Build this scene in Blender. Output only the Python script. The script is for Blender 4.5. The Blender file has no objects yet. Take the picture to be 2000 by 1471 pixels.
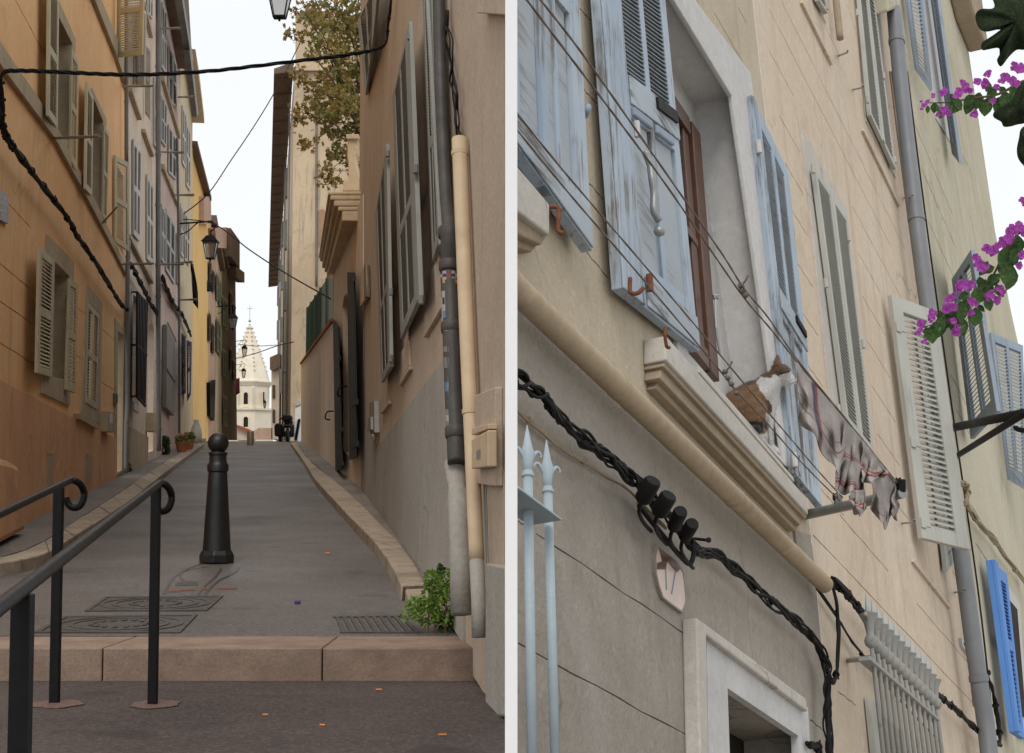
import bpy, bmesh, math, random
from mathutils import Vector, Matrix, noise
from mathutils.geometry import tessellate_polygon
random.seed(7)
SC = bpy.context.scene
COL = SC.collection
R = math.radians

# ------------------------------------------------------------------ camera
F = 3270.0                      # focal length in photograph pixels (2000 wide)
CX, CY, HOR = 1000.0, 735.5, 985.0
PITCH = math.atan((HOR - CY) / F)
cam_d = bpy.data.cameras.new('camera')
cam_d.sensor_width = 36.0
cam_d.lens = 36.0 * F / 2000.0
cam_d.clip_start, cam_d.clip_end = 0.05, 2000
cam = bpy.data.objects.new('camera', cam_d)
cam.rotation_euler = (R(90) + PITCH, 0, 0)
COL.objects.link(cam)
SC.camera = cam

# ------------------------------------------------------------------ sky, sun, exposure
SUN_EL, SUN_AZ = R(55), R(186)           # azimuth measured from +Y (view) towards +X
world = bpy.data.worlds.new('World'); SC.world = world
world.use_nodes = True
nt = world.node_tree; nt.nodes.clear()
wo = nt.nodes.new('ShaderNodeOutputWorld')
mixs = nt.nodes.new('ShaderNodeMixShader')
b1 = nt.nodes.new('ShaderNodeBackground'); b2 = nt.nodes.new('ShaderNodeBackground')
sky = nt.nodes.new('ShaderNodeTexSky'); sky.sky_type = 'NISHITA'; sky.sun_disc = False
sky.sun_elevation, sky.sun_rotation = SUN_EL, SUN_AZ
b1.inputs[1].default_value = 0.1
b2.inputs[0].default_value = (0.965, 0.98, 1.0, 1); b2.inputs[1].default_value = 1.08   # even overcast cloud
mixs.inputs[0].default_value = 0.9
nt.links.new(sky.outputs[0], b1.inputs[0])
nt.links.new(b1.outputs[0], mixs.inputs[1]); nt.links.new(b2.outputs[0], mixs.inputs[2])
nt.links.new(mixs.outputs[0], wo.inputs[0])
sun_d = bpy.data.lights.new('sun', 'SUN'); sun_d.energy = 1.4; sun_d.angle = R(22); sun_d.color = (1, 0.96, 0.9)
sun = bpy.data.objects.new('sun', sun_d); COL.objects.link(sun)
sdir = Vector((math.sin(SUN_AZ)*math.cos(SUN_EL), math.cos(SUN_AZ)*math.cos(SUN_EL), math.sin(SUN_EL)))
sun.rotation_euler = sdir.to_track_quat('Z', 'Y').to_euler()
SC.view_settings.view_transform = 'Standard'
SC.view_settings.look = 'None'
SC.view_settings.exposure = 0.0
SC.view_settings.gamma = 1.0
SC.view_settings.use_curve_mapping = False
SC.render.engine = 'CYCLES'
SC.cycles.max_bounces = 6

# ------------------------------------------------------------------ geometry helpers
V = Vector
RIGHT = V((1, 0, 0)); UP = V((0, -math.sin(PITCH), math.cos(PITCH))); FWD = V((0, math.cos(PITCH), math.sin(PITCH)))
def ray(px, py):
    return FWD + RIGHT * ((px - CX) / F) + UP * ((CY - py) / F)
def atY(px, py, Y):
    d = ray(px, py); return d * (Y / d.y)
def atD(px, py, D):
    return ray(px, py) * D
class Plane:
    def __init__(s, O, n):
        s.O = V(O); s.n = V(n).normalized()
    def at(s, px, py, off=0.0):
        d = ray(px, py); return d * ((s.O + s.n * off).dot(s.n) / d.dot(s.n))
def vplane(a, b):
    """upright plane through plan points a, b, normal towards the camera"""
    a = V((a[0], a[1], 0)); b = V((b[0], b[1], 0)); d = (b - a).normalized()
    n = V((d.y, -d.x, 0))
    if n.dot(a) > 0: n = -n
    return Plane(a, n)
class Quad:
    """patch given by four photograph points TL,TR,BR,BL (each px,py[,off]) on a plane; f(s,t,d) -> point, t runs down"""
    def __init__(q, pl, c, off=0.0):
        q.p = [pl.at(k[0], k[1], k[2] if len(k) > 2 else off) for k in c]
        n = (q.p[1] - q.p[0]).cross(q.p[3] - q.p[0]).normalized()
        if n.dot(q.p[0]) > 0: n = -n
        q.n = n
        q.w = ((q.p[1]-q.p[0]).length + (q.p[2]-q.p[3]).length) / 2
        q.h = ((q.p[3]-q.p[0]).length + (q.p[2]-q.p[1]).length) / 2
    def f(q, s, t, d=0.0):
        a = q.p[0].lerp(q.p[1], s); b = q.p[3].lerp(q.p[2], s)
        return a.lerp(b, t) + q.n * d
ORG = {}
SPLIT = [False]
class MB:
    def __init__(m): m.v = []; m.f = []; m.uv = None; m.col = None
    def add(m, vs, fs):
        o = len(m.v); m.v += [V(x) for x in vs]; m.f += [[i + o for i in f] for f in fs]; return m
    def hexa(m, p):      # p: 4 of one side then the 4 opposite
        return m.add(p, [(0,1,2,3), (7,6,5,4), (0,4,5,1), (1,5,6,2), (2,6,7,3), (3,7,4,0)])
    def qbox(m, q, s0, s1, t0, t1, d0, d1):
        return m.hexa([q.f(s0,t0,d1), q.f(s1,t0,d1), q.f(s1,t1,d1), q.f(s0,t1,d1), q.f(s0,t0,d0), q.f(s1,t0,d0), q.f(s1,t1,d0), q.f(s0,t1,d0)])
    def box(m, c, sx, sy, sz, M=None):
        p = [V((x*sx/2, y*sy/2, z*sz/2)) for z in (1, -1) for x, y in ((-1,-1),(1,-1),(1,1),(-1,1))]
        if M is not None: p = [M @ a for a in p]
        return m.hexa([V(c) + a for a in p])
    def prism(m, pts, vec):
        n = len(pts); vec = V(vec)
        vs = [V(p) for p in pts] + [V(p) + vec for p in pts]
        return m.add(vs, [list(range(n)), list(range(2*n-1, n-1, -1))] + [(i, (i+n), (i+1) % n + n, (i+1) % n) for i in range(n)])
    def ring(m, outer, inner, vec):
        n = len(outer); vec = V(vec)
        vs = [V(p) for p in outer] + [V(p) for p in inner]; vs += [p + vec for p in vs]
        fs = []
        for i in range(n):
            j = (i+1) % n
            fs += [(i, j, n+j, n+i), (2*n+j, 2*n+i, 3*n+i, 3*n+j), (i, 2*n+i, 2*n+j, j), (n+i, n+j, 3*n+j, 3*n+i)]
        return m.add(vs, fs)
    def tube(m, path, r, n=8, cap=True):
        path = [V(p) for p in path]; k = len(path)
        rs = r if isinstance(r, (list, tuple)) else [r]*k
        vs = []; up = None
        for i in range(k):
            t = (path[min(i+1, k-1)] - path[max(i-1, 0)])
            t = t.normalized() if t.length > 1e-9 else V((0,0,1))
            if up is None:
                up = t.orthogonal().normalized()
            up = (up - t * up.dot(t))
            up = up.normalized() if up.length > 1e-6 else t.orthogonal().normalized()
            w = t.cross(up)
            for j in range(n):
                a = 2*math.pi*j/n
                vs.append(path[i] + (up*math.cos(a) + w*math.sin(a)) * rs[i])
        fs = [(i*n+j, i*n+(j+1) % n, (i+1)*n+(j+1) % n, (i+1)*n+j) for i in range(k-1) for j in range(n)]
        if cap: fs += [list(range(n-1, -1, -1)), list(range((k-1)*n, k*n))]
        return m.add(vs, fs)
    def lathe(m, base, prof, n=20, axis=None):
        """prof: list of (r, h) along axis"""
        ax = V(axis).normalized() if axis is not None else V((0,0,1))
        u = ax.orthogonal().normalized(); w = ax.cross(u); base = V(base)
        vs = [base + ax*h + (u*math.cos(2*math.pi*j/n) + w*math.sin(2*math.pi*j/n))*max(r, 1e-4) for r, h in prof for j in range(n)]
        k = len(prof)
        fs = [(i*n+j, i*n+(j+1) % n, (i+1)*n+(j+1) % n, (i+1)*n+j) for i in range(k-1) for j in range(n)]
        fs += [list(range(n-1, -1, -1)), list(range((k-1)*n, k*n))]
        return m.add(vs, fs)
    def build(m, name, mat, parent=None, smooth=False, bevel=0, kind=None, auto=None):
        o0 = ORG.get(parent.name, V((0,0,0))) if parent else V((0,0,0))
        base = o0
        loc = V((0,0,0))
        if parent is None and m.v:
            lo = V((sum(p.x for p in m.v)/len(m.v), sum(p.y for p in m.v)/len(m.v), min(p.z for p in m.v)))
            base = lo; loc = lo
        me = bpy.data.meshes.new(name)
        me.from_pydata([tuple(p - base) for p in m.v], [], m.f)
        bm = bmesh.new(); bm.from_mesh(me)
        if SPLIT[0] and any(p.x < 0.001 for p in m.v):     # this side of the quarter ends in the plane of the white post
            g = bmesh.ops.bisect_plane(bm, geom=bm.verts[:]+bm.edges[:]+bm.faces[:], dist=1e-6, plane_co=V((0.001,0,0))-base, plane_no=(1,0,0), clear_inner=True)
            ce = [e for e in g['geom_cut'] if isinstance(e, bmesh.types.BMEdge)]
            if ce: bmesh.ops.triangle_fill(bm, use_beauty=True, edges=ce)
        bmesh.ops.recalc_face_normals(bm, faces=bm.faces)
        bm.to_mesh(me); bm.free()
        if smooth:
            for p in me.polygons: p.use_smooth = True
            if auto: me.set_sharp_from_angle(angle=R(auto))
        if m.col:
            ca = me.color_attributes.new('col', 'FLOAT_COLOR', 'POINT')
            for i, c_ in enumerate(m.col): ca.data[i].color = (*c_, 1)
        o = bpy.data.objects.new(name, me); COL.objects.link(o)
        me.materials.append(mat)
        o.location = loc
        if parent: o.parent = parent; ORG[o.name] = o0
        else: ORG[o.name] = loc
        if bevel:
            b = o.modifiers.new('bevel', 'BEVEL'); b.width = bevel; b.segments = 2; b.limit_method = 'ANGLE'; b.angle_limit = R(35)
        if kind: o['kind'] = kind
        return o
def thing(name, label, cat, loc, group=None):
    o = bpy.data.objects.new(name, None); COL.objects.link(o)
    o.empty_display_size = 0.1
    o.location = loc; ORG[o.name] = V(loc)
    o['label'] = label; o['category'] = cat
    if group: o['group'] = group
    return o
def tag(o, label, cat, group=None):
    o['label'] = label; o['category'] = cat
    if group: o['group'] = group
    return o
def struct(o): o['kind'] = 'structure'; return o
def holed(m, pts, n, holes, thick=0.0):
    """flat face with holes; holes: (points, depth, cap) sunk along -n"""
    loops = [[V(p) for p in pts]] + [[V(p) for p in h[0]] for h in holes]
    tris = tessellate_polygon(loops)
    flat = [p for l in loops for p in l]
    m.add(flat, [list(t) for t in tris])
    for h in holes:
        a = [V(p) for p in h[0]]; b = [p - n*h[1] for p in a]; k = len(a)
        fs = [(i, (i+1) % k, (i+1) % k + k, i + k) for i in range(k)]
        if h[2]: fs.append(list(range(k, 2*k)))
        m.add(a + b, fs)
    if thick:
        a = loops[0]; b = [p - n*thick for p in a]; k = len(a)
        m.add(a + b, [(i, (i+1) % k, (i+1) % k + k, i + k) for i in range(k)])
    return m
def groove(pl, a, b, w=0.006, depth=0.012):
    A = pl.at(*a); B = pl.at(*b); t = (B-A).normalized(); s = pl.n.cross(t).normalized()*w/2
    # a hand-drawn joint: slight wobble along its length
    k = 8; top = []; bot = []
    for i in range(k+1):
        wv = 0.0018*math.sin(i*2.1 + a[0]) + 0.0012*math.sin(i*4.7 + a[1])
        ww = 1 + 0.35*math.sin(i*3.3 + a[1])
        p = A.lerp(B, i/k) + s.normalized()*wv
        top.append(p + s*ww); bot.append(p - s*ww)
    return (top + bot[::-1], depth, True)
def lerp2(a, b, t): return (a[0]+(b[0]-a[0])*t, a[1]+(b[1]-a[1])*t)
def spline(pts, n=6):
    """Catmull-Rom through points"""
    pts = [V(p) for p in pts]; out = []
    for i in range(len(pts)-1):
        p0 = pts[max(i-1,0)]; p1 = pts[i]; p2 = pts[i+1]; p3 = pts[min(i+2, len(pts)-1)]
        for j in range(n):
            t = j/n
            out.append(0.5*((2*p1) + (p2-p0)*t + (2*p0-5*p1+4*p2-p3)*t*t + (3*p1-p0-3*p2+p3)*t**3))
    out.append(pts[-1]); return out

# ------------------------------------------------------------------ materials
def lin(r, g, b, k=1.0):
    f = lambda v: ((v/255+0.055)/1.055)**2.4 if v > 10 else v/255/12.92
    return (min(f(r)*k, .95), min(f(g)*k, .95), min(f(b)*k, .95), 1)
class Mat:
    def __init__(s, name, rough=0.8, metal=0.0, spec=0.3):
        s.m = bpy.data.materials.new(name); s.m.use_nodes = True
        s.t = s.m.node_tree; s.b = s.t.nodes['Principled BSDF']
        s.b.inputs['Roughness'].default_value = rough; s.b.inputs['Metallic'].default_value = metal
        s.b.inputs['Specular IOR Level'].default_value = spec
        s.pos = s.n('ShaderNodeTexCoord').outputs['Object']
    def n(s, t, **kw):
        o = s.t.nodes.new(t)
        for k, v in kw.items(): setattr(o, k, v)
        return o
    def l(s, a, b): s.t.links.new(a, b)
    def world(s, rot=None):
        g = s.n('ShaderNodeNewGeometry').outputs['Position']
        if rot is not None:
            mp = s.n('ShaderNodeMapping'); mp.inputs['Rotation'].default_value = rot
            s.l(g, mp.inputs['Vector']); g = mp.outputs[0]
        s.pos = g; return s
    def noise(s, scale, detail=4, rough=0.55, stretch=None, dist=0.0):
        x = s.n('ShaderNodeTexNoise'); x.inputs['Scale'].default_value = scale; x.inputs['Detail'].default_value = detail
        x.inputs['Roughness'].default_value = rough; x.inputs['Distortion'].default_value = dist
        p = s.pos
        if stretch:
            mp = s.n('ShaderNodeMapping'); mp.inputs['Scale'].default_value = stretch; s.l(p, mp.inputs['Vector']); p = mp.outputs[0]
        s.l(p, x.inputs['Vector']); return x.outputs['Fac']
    def ramp(s, fac, lo, hi):
        x = s.n('ShaderNodeMapRange'); x.inputs[1].default_value = lo; x.inputs[2].default_value = hi
        s.l(fac, x.inputs[0]); return x.outputs[0]
    def mix(s, fac, a, b):
        x = s.n('ShaderNodeMix', data_type='RGBA')
        if isinstance(fac, float): x.inputs[0].default_value = fac
        else: s.l(fac, x.inputs[0])
        for k, v in ((6, a), (7, b)):
            if isinstance(v, tuple): x.inputs[k].default_value = v
            else: s.l(v, x.inputs[k])
        return x.outputs[2]
    def mul(s, a, b):
        x = s.n('ShaderNodeMath', operation='MULTIPLY')
        for k, v in ((0, a), (1, b)):
            if isinstance(v, (int, float)): x.inputs[k].default_value = v
            else: s.l(v, x.inputs[k])
        return x.outputs[0]
    def color(s, c):
        if isinstance(c, tuple): s.b.inputs['Base Color'].default_value = c
        else: s.l(c, s.b.inputs['Base Color'])
        return s
    def bump(s, fac, strength=0.3, dist=0.01):
        x = s.n('ShaderNodeBump'); x.inputs['Strength'].default_value = strength; x.inputs['Distance'].default_value = dist
        s.l(fac, x.inputs['Height'])
        if s.b.inputs['Normal'].is_linked: s.l(s.b.inputs['Normal'].links[0].from_socket, x.inputs['Normal'])
        s.l(x.outputs[0], s.b.inputs['Normal']); return s
    def rough(s, fac, lo, hi):
        x = s.n('ShaderNodeMapRange'); x.inputs[3].default_value = lo; x.inputs[4].default_value = hi
        s.l(fac, x.inputs[0]); s.l(x.outputs[0], s.b.inputs['Roughness']); return s
def shade(c, k): return (min(c[0]*k, .95), min(c[1]*k, .95), min(c[2]*k, .95), 1)
def mute(c, k):
    g = c[0]*.3+c[1]*.59+c[2]*.11
    return tuple(g+(x-g)*k for x in c[:3])+(1,)
def stucco(name, col, dark=None, stain=None, rot=None, grain=90, bump=0.35, streak=0.5, big=0.7, vert=2, sat=0.8, cell=22, crack=0.55):
    """rendered wall: blotches, rain streaks running down, sandy grain"""
    m = Mat(name, 0.92, spec=0.15).world(rot)
    dark = dark or shade(col, 0.72); stain = stain or shade(col, 0.5)
    col, dark, stain = [mute(x, sat) for x in (col, dark, stain)]
    c1 = m.mix(m.ramp(m.noise(big, 6, 0.65), 0.35, 0.7), col, dark)
    st = [6, 6, 6]; st[vert] = 0.45
    f = m.ramp(m.noise(1.0, 5, 0.7, tuple(st)), 0.5, 0.8)
    patch = m.ramp(m.noise(0.9*big, 3, 0.5, None, 0.6), 0.42, 0.62)
    c2 = m.mix(m.mul(m.mul(f, patch), streak), c1, stain)
    fine = m.noise(grain, 3, 0.6)
    c3 = m.mix(m.mul(m.ramp(fine, 0.3, 0.75), 0.28), c2, shade(col, 0.55))
    mid = m.ramp(m.noise(9, 4, 0.6), 0.55, 0.8)
    c3 = m.mix(m.mul(m.ramp(m.noise(cell, 3, 0.65), 0.45, 0.7), 0.30), c3, shade(dark, 0.72))
    c3 = m.mix(m.mul(m.ramp(m.noise(cell*.8, 2, 0.6, None, 0.3), 0.58, 0.72), 0.25), c3, shade(col, 1.25))
    c4 = m.mix(m.mul(mid, 0.22), c3, dark)
    # hairline cracks and old damp patches
    vo = m.n('ShaderNodeTexVoronoi', feature='DISTANCE_TO_EDGE'); vo.inputs['Scale'].default_value = 0.9
    dn = m.n('ShaderNodeTexNoise'); dn.inputs['Scale'].default_value = 2.5; dn.inputs['Detail'].default_value = 5
    m.l(m.pos, dn.inputs['Vector']); ad = m.n('ShaderNodeMixRGB'); ad.inputs[0].default_value = 0.35
    m.l(m.pos, ad.inputs[1]); m.l(dn.outputs['Color'], ad.inputs[2]); m.l(ad.outputs[0], vo.inputs['Vector'])
    cr = m.n('ShaderNodeMapRange'); cr.inputs[1].default_value = 0.0; cr.inputs[2].default_value = 0.006; cr.inputs[3].default_value = 1; cr.inputs[4].default_value = 0
    m.l(vo.outputs['Distance'], cr.inputs[0])
    c4 = m.mix(m.mul(m.mul(cr.outputs[0], m.ramp(m.noise(0.5, 2), 0.5, 0.6)), crack), c4, shade(stain, 0.6))
    damp = m.ramp(m.noise(1.1*big, 7, 0.75, None, 1.2), 0.56, 0.64)
    c4 = m.mix(m.mul(damp, 0.34*streak), c4, stain)
    pale = m.ramp(m.noise(0.8*big, 6, 0.7, (1.3,1.1,0.9), 0.8), 0.60, 0.68)
    c4 = m.mix(m.mul(pale, 0.3), c4, mute(shade(col, 1.12), 0.7))
    m.color(c4)
    m.bump(fine, bump, 0.004); m.bump(m.noise(7, 4), bump*0.6, 0.012)
    return m.m
def flakepaint(name, col, wood, amount=0.5, rot=None, vert=2, scale=14, rough=0.6, fleck=None):
    """painted timber worn to the grain"""
    m = Mat(name, rough, spec=0.3).world(rot)
    st = [scale*2, scale*2, scale*2]; st[vert] = scale*0.12
    g = m.noise(1.0, 6, 0.75, tuple(st)); b = m.noise(2.4, 4, 0.6)
    hi = 0.74 - 0.22*amount
    a = m.ramp(m.mul(m.ramp(g, 0.2, 0.8), m.ramp(b, 0.15, 0.75)), hi*0.55, hi*0.55+0.18)
    tone = m.mix(m.ramp(m.noise(1.6, 3), 0.3, 0.7), col, fleck or shade(col, 0.78))
    m.color(m.mix(m.mul(a, min(1.0, amount*1.6)), tone, wood)); m.bump(g, 0.25, 0.003); return m.m
def plain(name, col, rough=0.6, metal=0.0, spec=0.4, var=0.25, scale=6, bump=0.1):
    m = Mat(name, rough, metal, spec)
    m.world()
    nz = m.noise(scale, 5, 0.65)
    m.color(m.mix(m.ramp(nz, 0.3, 0.75), col, shade(col, 1-var)))
    if bump: m.bump(m.noise(scale*14, 3), bump, 0.003)
    m.rough(nz, max(rough-.12, .05), min(rough+.12, 1)); return m.m
# ------------------------------------------------------------------ planes of the climbing street
STREET = Plane((0, 8.89, -0.693), (0, -0.0566, 1))
class Up(Plane): pass
SWALK = Plane(STREET.O + V((0,0,0.1)), STREET.n)
def zs(Y): return -0.693 + 0.0566*(Y - 8.89)
CREST = 63.0
_a = SWALK.at(0, 1045); _b = SWALK.at(303, 895)
PL = vplane(_a, _b)                                   # facades on the left
_c = PL.at(375, 868); _d = atY(465, 860, 120)
PL2 = vplane(_c, _d)                                  # the far end of the left row
_e = SWALK.at(700, 945); _f = SWALK.at(923, 1241)
PR = vplane(_f, _e)                                   # near house on the right
_g = SWALK.at(592, 863); _h = SWALK.at(653, 912)
PG = vplane(_h, _g)                                   # garden wall on the right
YAW = math.atan2(_b.x - _a.x, _b.y - _a.y)
ROTL = (0, 0, YAW)

# ------------------------------------------------------------------ materials of the street
def asphalt(name, col, dark, wet=0.62):
    m = Mat(name, 0.75, spec=0.35).world()
    big = m.noise(0.55, 5, 0.6); fine = m.noise(70, 3, 0.75); mid = m.noise(5, 6, 0.7)
    c = m.mix(m.ramp(big, 0.35, 0.68), col, dark)
    c = m.mix(m.mul(m.ramp(mid, 0.5, 0.75), 0.45), c, shade(col, 1.35))
    c = m.mix(m.mul(m.ramp(fine, 0.48, 0.68), 0.85), c, shade(col, 2.1))
    c = m.mix(m.mul(m.ramp(m.noise(26, 4, 0.8), 0.5, 0.7), 0.5), c, shade(dark, 0.6))
    c = m.mix(m.mul(m.ramp(m.noise(45, 3, 0.7), 0.5, 0.68), 0.6), c, shade(dark, 0.45))
    spots = m.ramp(m.noise(2.3, 3, 0.4), 0.66, 0.72)
    c = m.mix(m.mul(spots, 0.5), c, shade(dark, 0.5))
    vo = m.n('ShaderNodeTexVoronoi', feature='DISTANCE_TO_EDGE'); vo.inputs['Scale'].default_value = 0.8
    dn = m.n('ShaderNodeTexNoise'); dn.inputs['Scale'].default_value = 3; dn.inputs['Detail'].default_value = 5
    m.l(m.pos, dn.inputs['Vector']); ad = m.n('ShaderNodeMixRGB'); ad.inputs[0].default_value = 0.35
    m.l(m.pos, ad.inputs[1]); m.l(dn.outputs['Color'], ad.inputs[2]); m.l(ad.outputs[0], vo.inputs['Vector'])
    cr = m.n('ShaderNodeMapRange'); cr.inputs[1].default_value = 0.0; cr.inputs[2].default_value = 0.012; cr.inputs[3].default_value = 1; cr.inputs[4].default_value = 0
    m.l(vo.outputs['Distance'], cr.inputs[0]); c = m.mix(m.mul(m.mul(cr.outputs[0], m.ramp(m.noise(0.7, 2), 0.5, 0.6)), 0.6), c, shade(dark, 0.4))
    c = m.mix(m.mul(m.ramp(m.noise(1.4, 6, 0.75, None, 1.0), 0.58, 0.66), 0.35), c, shade(dark, 0.55))
    c = m.mix(m.mul(m.ramp(m.noise(1.1, 6, 0.75, (1,.35,1), 0.6), 0.60, 0.70), 0.30), c, shade(col, 1.5))
    m.color(c); m.bump(fine, 0.5, 0.004); m.rough(big, wet-.12, wet+.2); return m.m
M_ROAD = asphalt('asphalt road', lin(98,91,86), lin(74,69,65), 0.5)
M_LAND = asphalt('asphalt landing', lin(78,68,64), lin(58,51,48), 0.7)
M_WALK = asphalt('pavement tar', lin(122,113,104), lin(92,85,80), 0.72)
def stone(name, col, dark, bump=0.5, sc=5):
    m = Mat(name, 0.8, spec=0.25).world()
    f = m.noise(70, 4, 0.7)
    c = m.mix(m.ramp(m.noise(sc, 6, 0.7), 0.35, 0.7), col, dark)
    c = m.mix(m.mul(m.ramp(f, 0.45, 0.75), 0.5), c, shade(dark, 0.6))
    c = m.mix(m.mul(m.ramp(m.noise(1.2, 3), 0.55, 0.7), 0.4), c, shade(dark, 0.7))
    m.color(c); m.bump(f, bump, 0.006); m.bump(m.noise(12, 4), bump, 0.012); return m.m
M_KERB = stone('kerb limestone', lin(180,164,144), lin(136,122,106))
M_STEP = stone('step stone', lin(158,136,119), lin(124,104,91), 0.5, 3)
M_JOINT = stone('joint mortar', lin(96,80,68), lin(70,60,54))
M_ORANGE = stucco('orange render', lin(252,204,148), lin(240,182,122), lin(196,138,92), ROTL, big=0.45, streak=0.8, sat=.95, cell=12)
M_DADO = stucco('brown orange render', lin(236,176,118), lin(216,150,96), lin(160,108,72), ROTL, big=0.6, streak=0.9)
M_TRIM = stucco('grey beige trim', lin(196,176,140), lin(172,150,116), lin(120,100,76), ROTL, big=1.5, bump=0.2)
M_CREAM2 = stucco('pale cream render', lin(232,205,172), lin(214,182,148), lin(160,132,104), ROTL, sat=.62)
M_PINK = stucco('pink render', lin(228,192,168), lin(212,172,148), lin(160,116,100), ROTL, sat=.62)
M_YEL = stucco('straw yellow render', lin(232,206,146), lin(212,182,122), lin(156,130,90), ROTL, sat=.62)
M_GOLD = stucco('golden ochre render', lin(250,206,128), lin(238,188,108), lin(190,142,84), ROTL, big=0.3, sat=.92)
M_PEACH = stucco('peach render', lin(226,176,134), lin(204,152,112), lin(150,108,80), ROTL, sat=.62)
M_OLIVE = stucco('olive grey render', lin(150,134,106), lin(120,106,84), lin(80,70,58), ROTL)
M_GREYB = stucco('grey brown render', lin(134,118,100), lin(106,94,80), lin(70,62,54), ROTL)
M_RWALL = stucco('buff rough render', lin(206,180,148), lin(184,158,126), lin(130,108,84), (0,0,math.atan2(_e.x-_f.x, _e.y-_f.y)), grain=38, bump=0.9, streak=0.45, sat=.66, cell=30)
M_RGREY = stucco('grey rough render', lin(178,172,160), lin(156,150,138), lin(120,114,102), ROTL, grain=34, bump=1.0, cell=30)
M_GARDEN = stucco('pinkish garden wall render', lin(230,206,178), lin(214,186,156), lin(166,140,114), ROTL, grain=60, bump=0.5)
M_STAINED = stucco('stained cream render', lin(222,196,156), lin(190,166,132), lin(112,100,88), (0,0,0), big=0.35, streak=1.0)
M_ORNA = stucco('carved cream stone', lin(222,196,156), lin(196,168,128), lin(130,108,80), (0,0,0), big=1.2, bump=0.2)
M_CHURCH = stone('church stone', lin(246,236,216), lin(230,218,196), 0.3, 0.4)
M_OLIVESH = flakepaint('olive cream shutter paint', lin(198,187,154), lin(146,132,104), 0.22, ROTL)
M_WHITESH = flakepaint('grey white shutter paint', lin(198,192,182), lin(136,126,116), 0.22, ROTL)
M_MAUVESH = flakepaint('mauve grey shutter paint', lin(172,170,164), lin(120,116,110), 0.25, ROTL)
M_BLUESH = flakepaint('slate blue shutter paint', lin(122,130,156), lin(90,90,98), 0.2, ROTL)
M_GREENSH = flakepaint('grey green shutter paint', lin(128,138,110), lin(88,88,74), 0.3, ROTL)
M_DKSH = flakepaint('dark brown shutter paint', lin(84,72,62), lin(50,44,40), 0.3, ROTL)
M_GREYSH = flakepaint('warm grey shutter paint', lin(140,140,132), lin(98,94,86), 0.25, ROTL)
M_BLACK = plain('black iron paint', lin(22,21,21), 0.6, 0.0, 0.2, 0.3, 20)
M_RAIL = plain('dark grey rail paint', lin(24,24,25), 0.5, 0.0, 0.25, 0.3, 30, 0.05)
M_CABLE = plain('black cable sheath', lin(24,23,23), 0.65, 0, 0.2)
M_PIPE = plain('grey downpipe', lin(128,126,124), 0.5, 0.0, 0.4, 0.3, 3)
M_ZINC = plain('zinc', lin(128,124,118), 0.55, 0.2, 0.5, 0.3, 3)
M_STEEL = plain('brushed steel', lin(170,164,154), 0.35, 0.9, 0.5, 0.2, 8)
M_IRON = plain('cast iron bollard', lin(38,37,36), 0.42, 0.2, 0.5, 0.45, 14, 0.35)
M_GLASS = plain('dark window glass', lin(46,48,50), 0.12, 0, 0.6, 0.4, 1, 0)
M_CURTAIN = plain('white curtain', lin(222,218,208), 0.9, 0, 0.1, 0.15, 5)
M_ROOF = plain('brown eaves timber', lin(126,106,90), 0.85, 0, 0.2, 0.4, 4)
M_TILE = plain('terracotta', lin(170,104,76), 0.85, 0, 0.2, 0.35, 6)
M_POT = plain('clay pot', lin(176,110,76), 0.8, 0, 0.2, 0.3, 8)
M_DKHOLE = plain('interior shade colour', lin(58,52,46), 0.9, 0, 0.1)  # unlit depth behind shutters, grilles and openings, put into a dark colour
M_CASTPIPE = plain('old cast iron pipe', lin(78,74,70), 0.55, 0.1, 0.4, 0.5, 9, 0.5)
M_CREAMPIPE = plain('cream painted pipe', lin(208,184,152), 0.6, 0, 0.35, 0.25, 5, 0.1)
M_REDDISH = asphalt('reddish grout', lin(108,85,77), lin(92,75,69))
M_WHITE = plain('white paint', (0.9,0.9,0.9,1), 0.6, 0, 0.3, 0.03, 3)

# ------------------------------------------------------------------ ground
def sheet(name, pts, mat, thick=0.0, kind=True):
    m = MB()
    if thick: m.prism(pts, (0,0,-thick))
    else: m.add(pts, [list(range(len(pts)))])
    o = m.build(name, mat)
    return struct(o) if kind else o
def gpt(x, Y, dz=0): return V((x, Y, zs(Y)+dz))
# road climbing to the crest, then dropping away
m = MB()
rows = [8.87 + (CREST-8.87)*i/40 for i in range(41)]
vs = []; nx = 14
for Y in rows:
    xl = -9 - 0.154*max(0, Y-9); xr = -0.02 - 0.125*max(0, Y-8)*0.6
    for i in range(nx+1):
        x = xl + (xr-xl)*i/nx
        vs.append(V((x, Y, zs(Y) + 0.010*noise.noise(V((x*.6, Y*.35, 0))))))
m.add(vs, [(r*(nx+1)+i, r*(nx+1)+i+1, (r+1)*(nx+1)+i+1, (r+1)*(nx+1)+i) for r in range(40) for i in range(nx)])
w = nx+1; zc = zs(CREST)
m.add([V((-18,CREST,zc)), V((-4,CREST,zc)), V((-14,200,zc-9)), V((-60,200,zc-9))], [(0,1,2,3)])
struct(m.build('road', M_ROAD, smooth=True))
# landing below the step, and the stair flight the photograph is taken from
sheet('landing', [V((-6,5.0,-0.85)), V((-0.02,5.0,-0.85)), V((-0.02,8.2,-0.85)), V((-6,8.2,-0.85))], M_LAND, 0.16)
ns = 6
for i in range(1, ns):
    zt = -0.85-0.16*i; y1 = 5.0-0.75*(i-1)
    o = sheet('stair_tread', [V((-6,y1-0.75 if i < ns-1 else -3,zt)), V((1.2,y1-0.75 if i < ns-1 else -3,zt)), V((1.2,y1,zt)), V((-6,y1,zt))], M_LAND, 0.2)
# terrain under everything
sheet('ground', [V((-400,-200,-12)), V((400,-200,-12)), V((400,500,-12)), V((-400,500,-12))], M_LAND)
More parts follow.
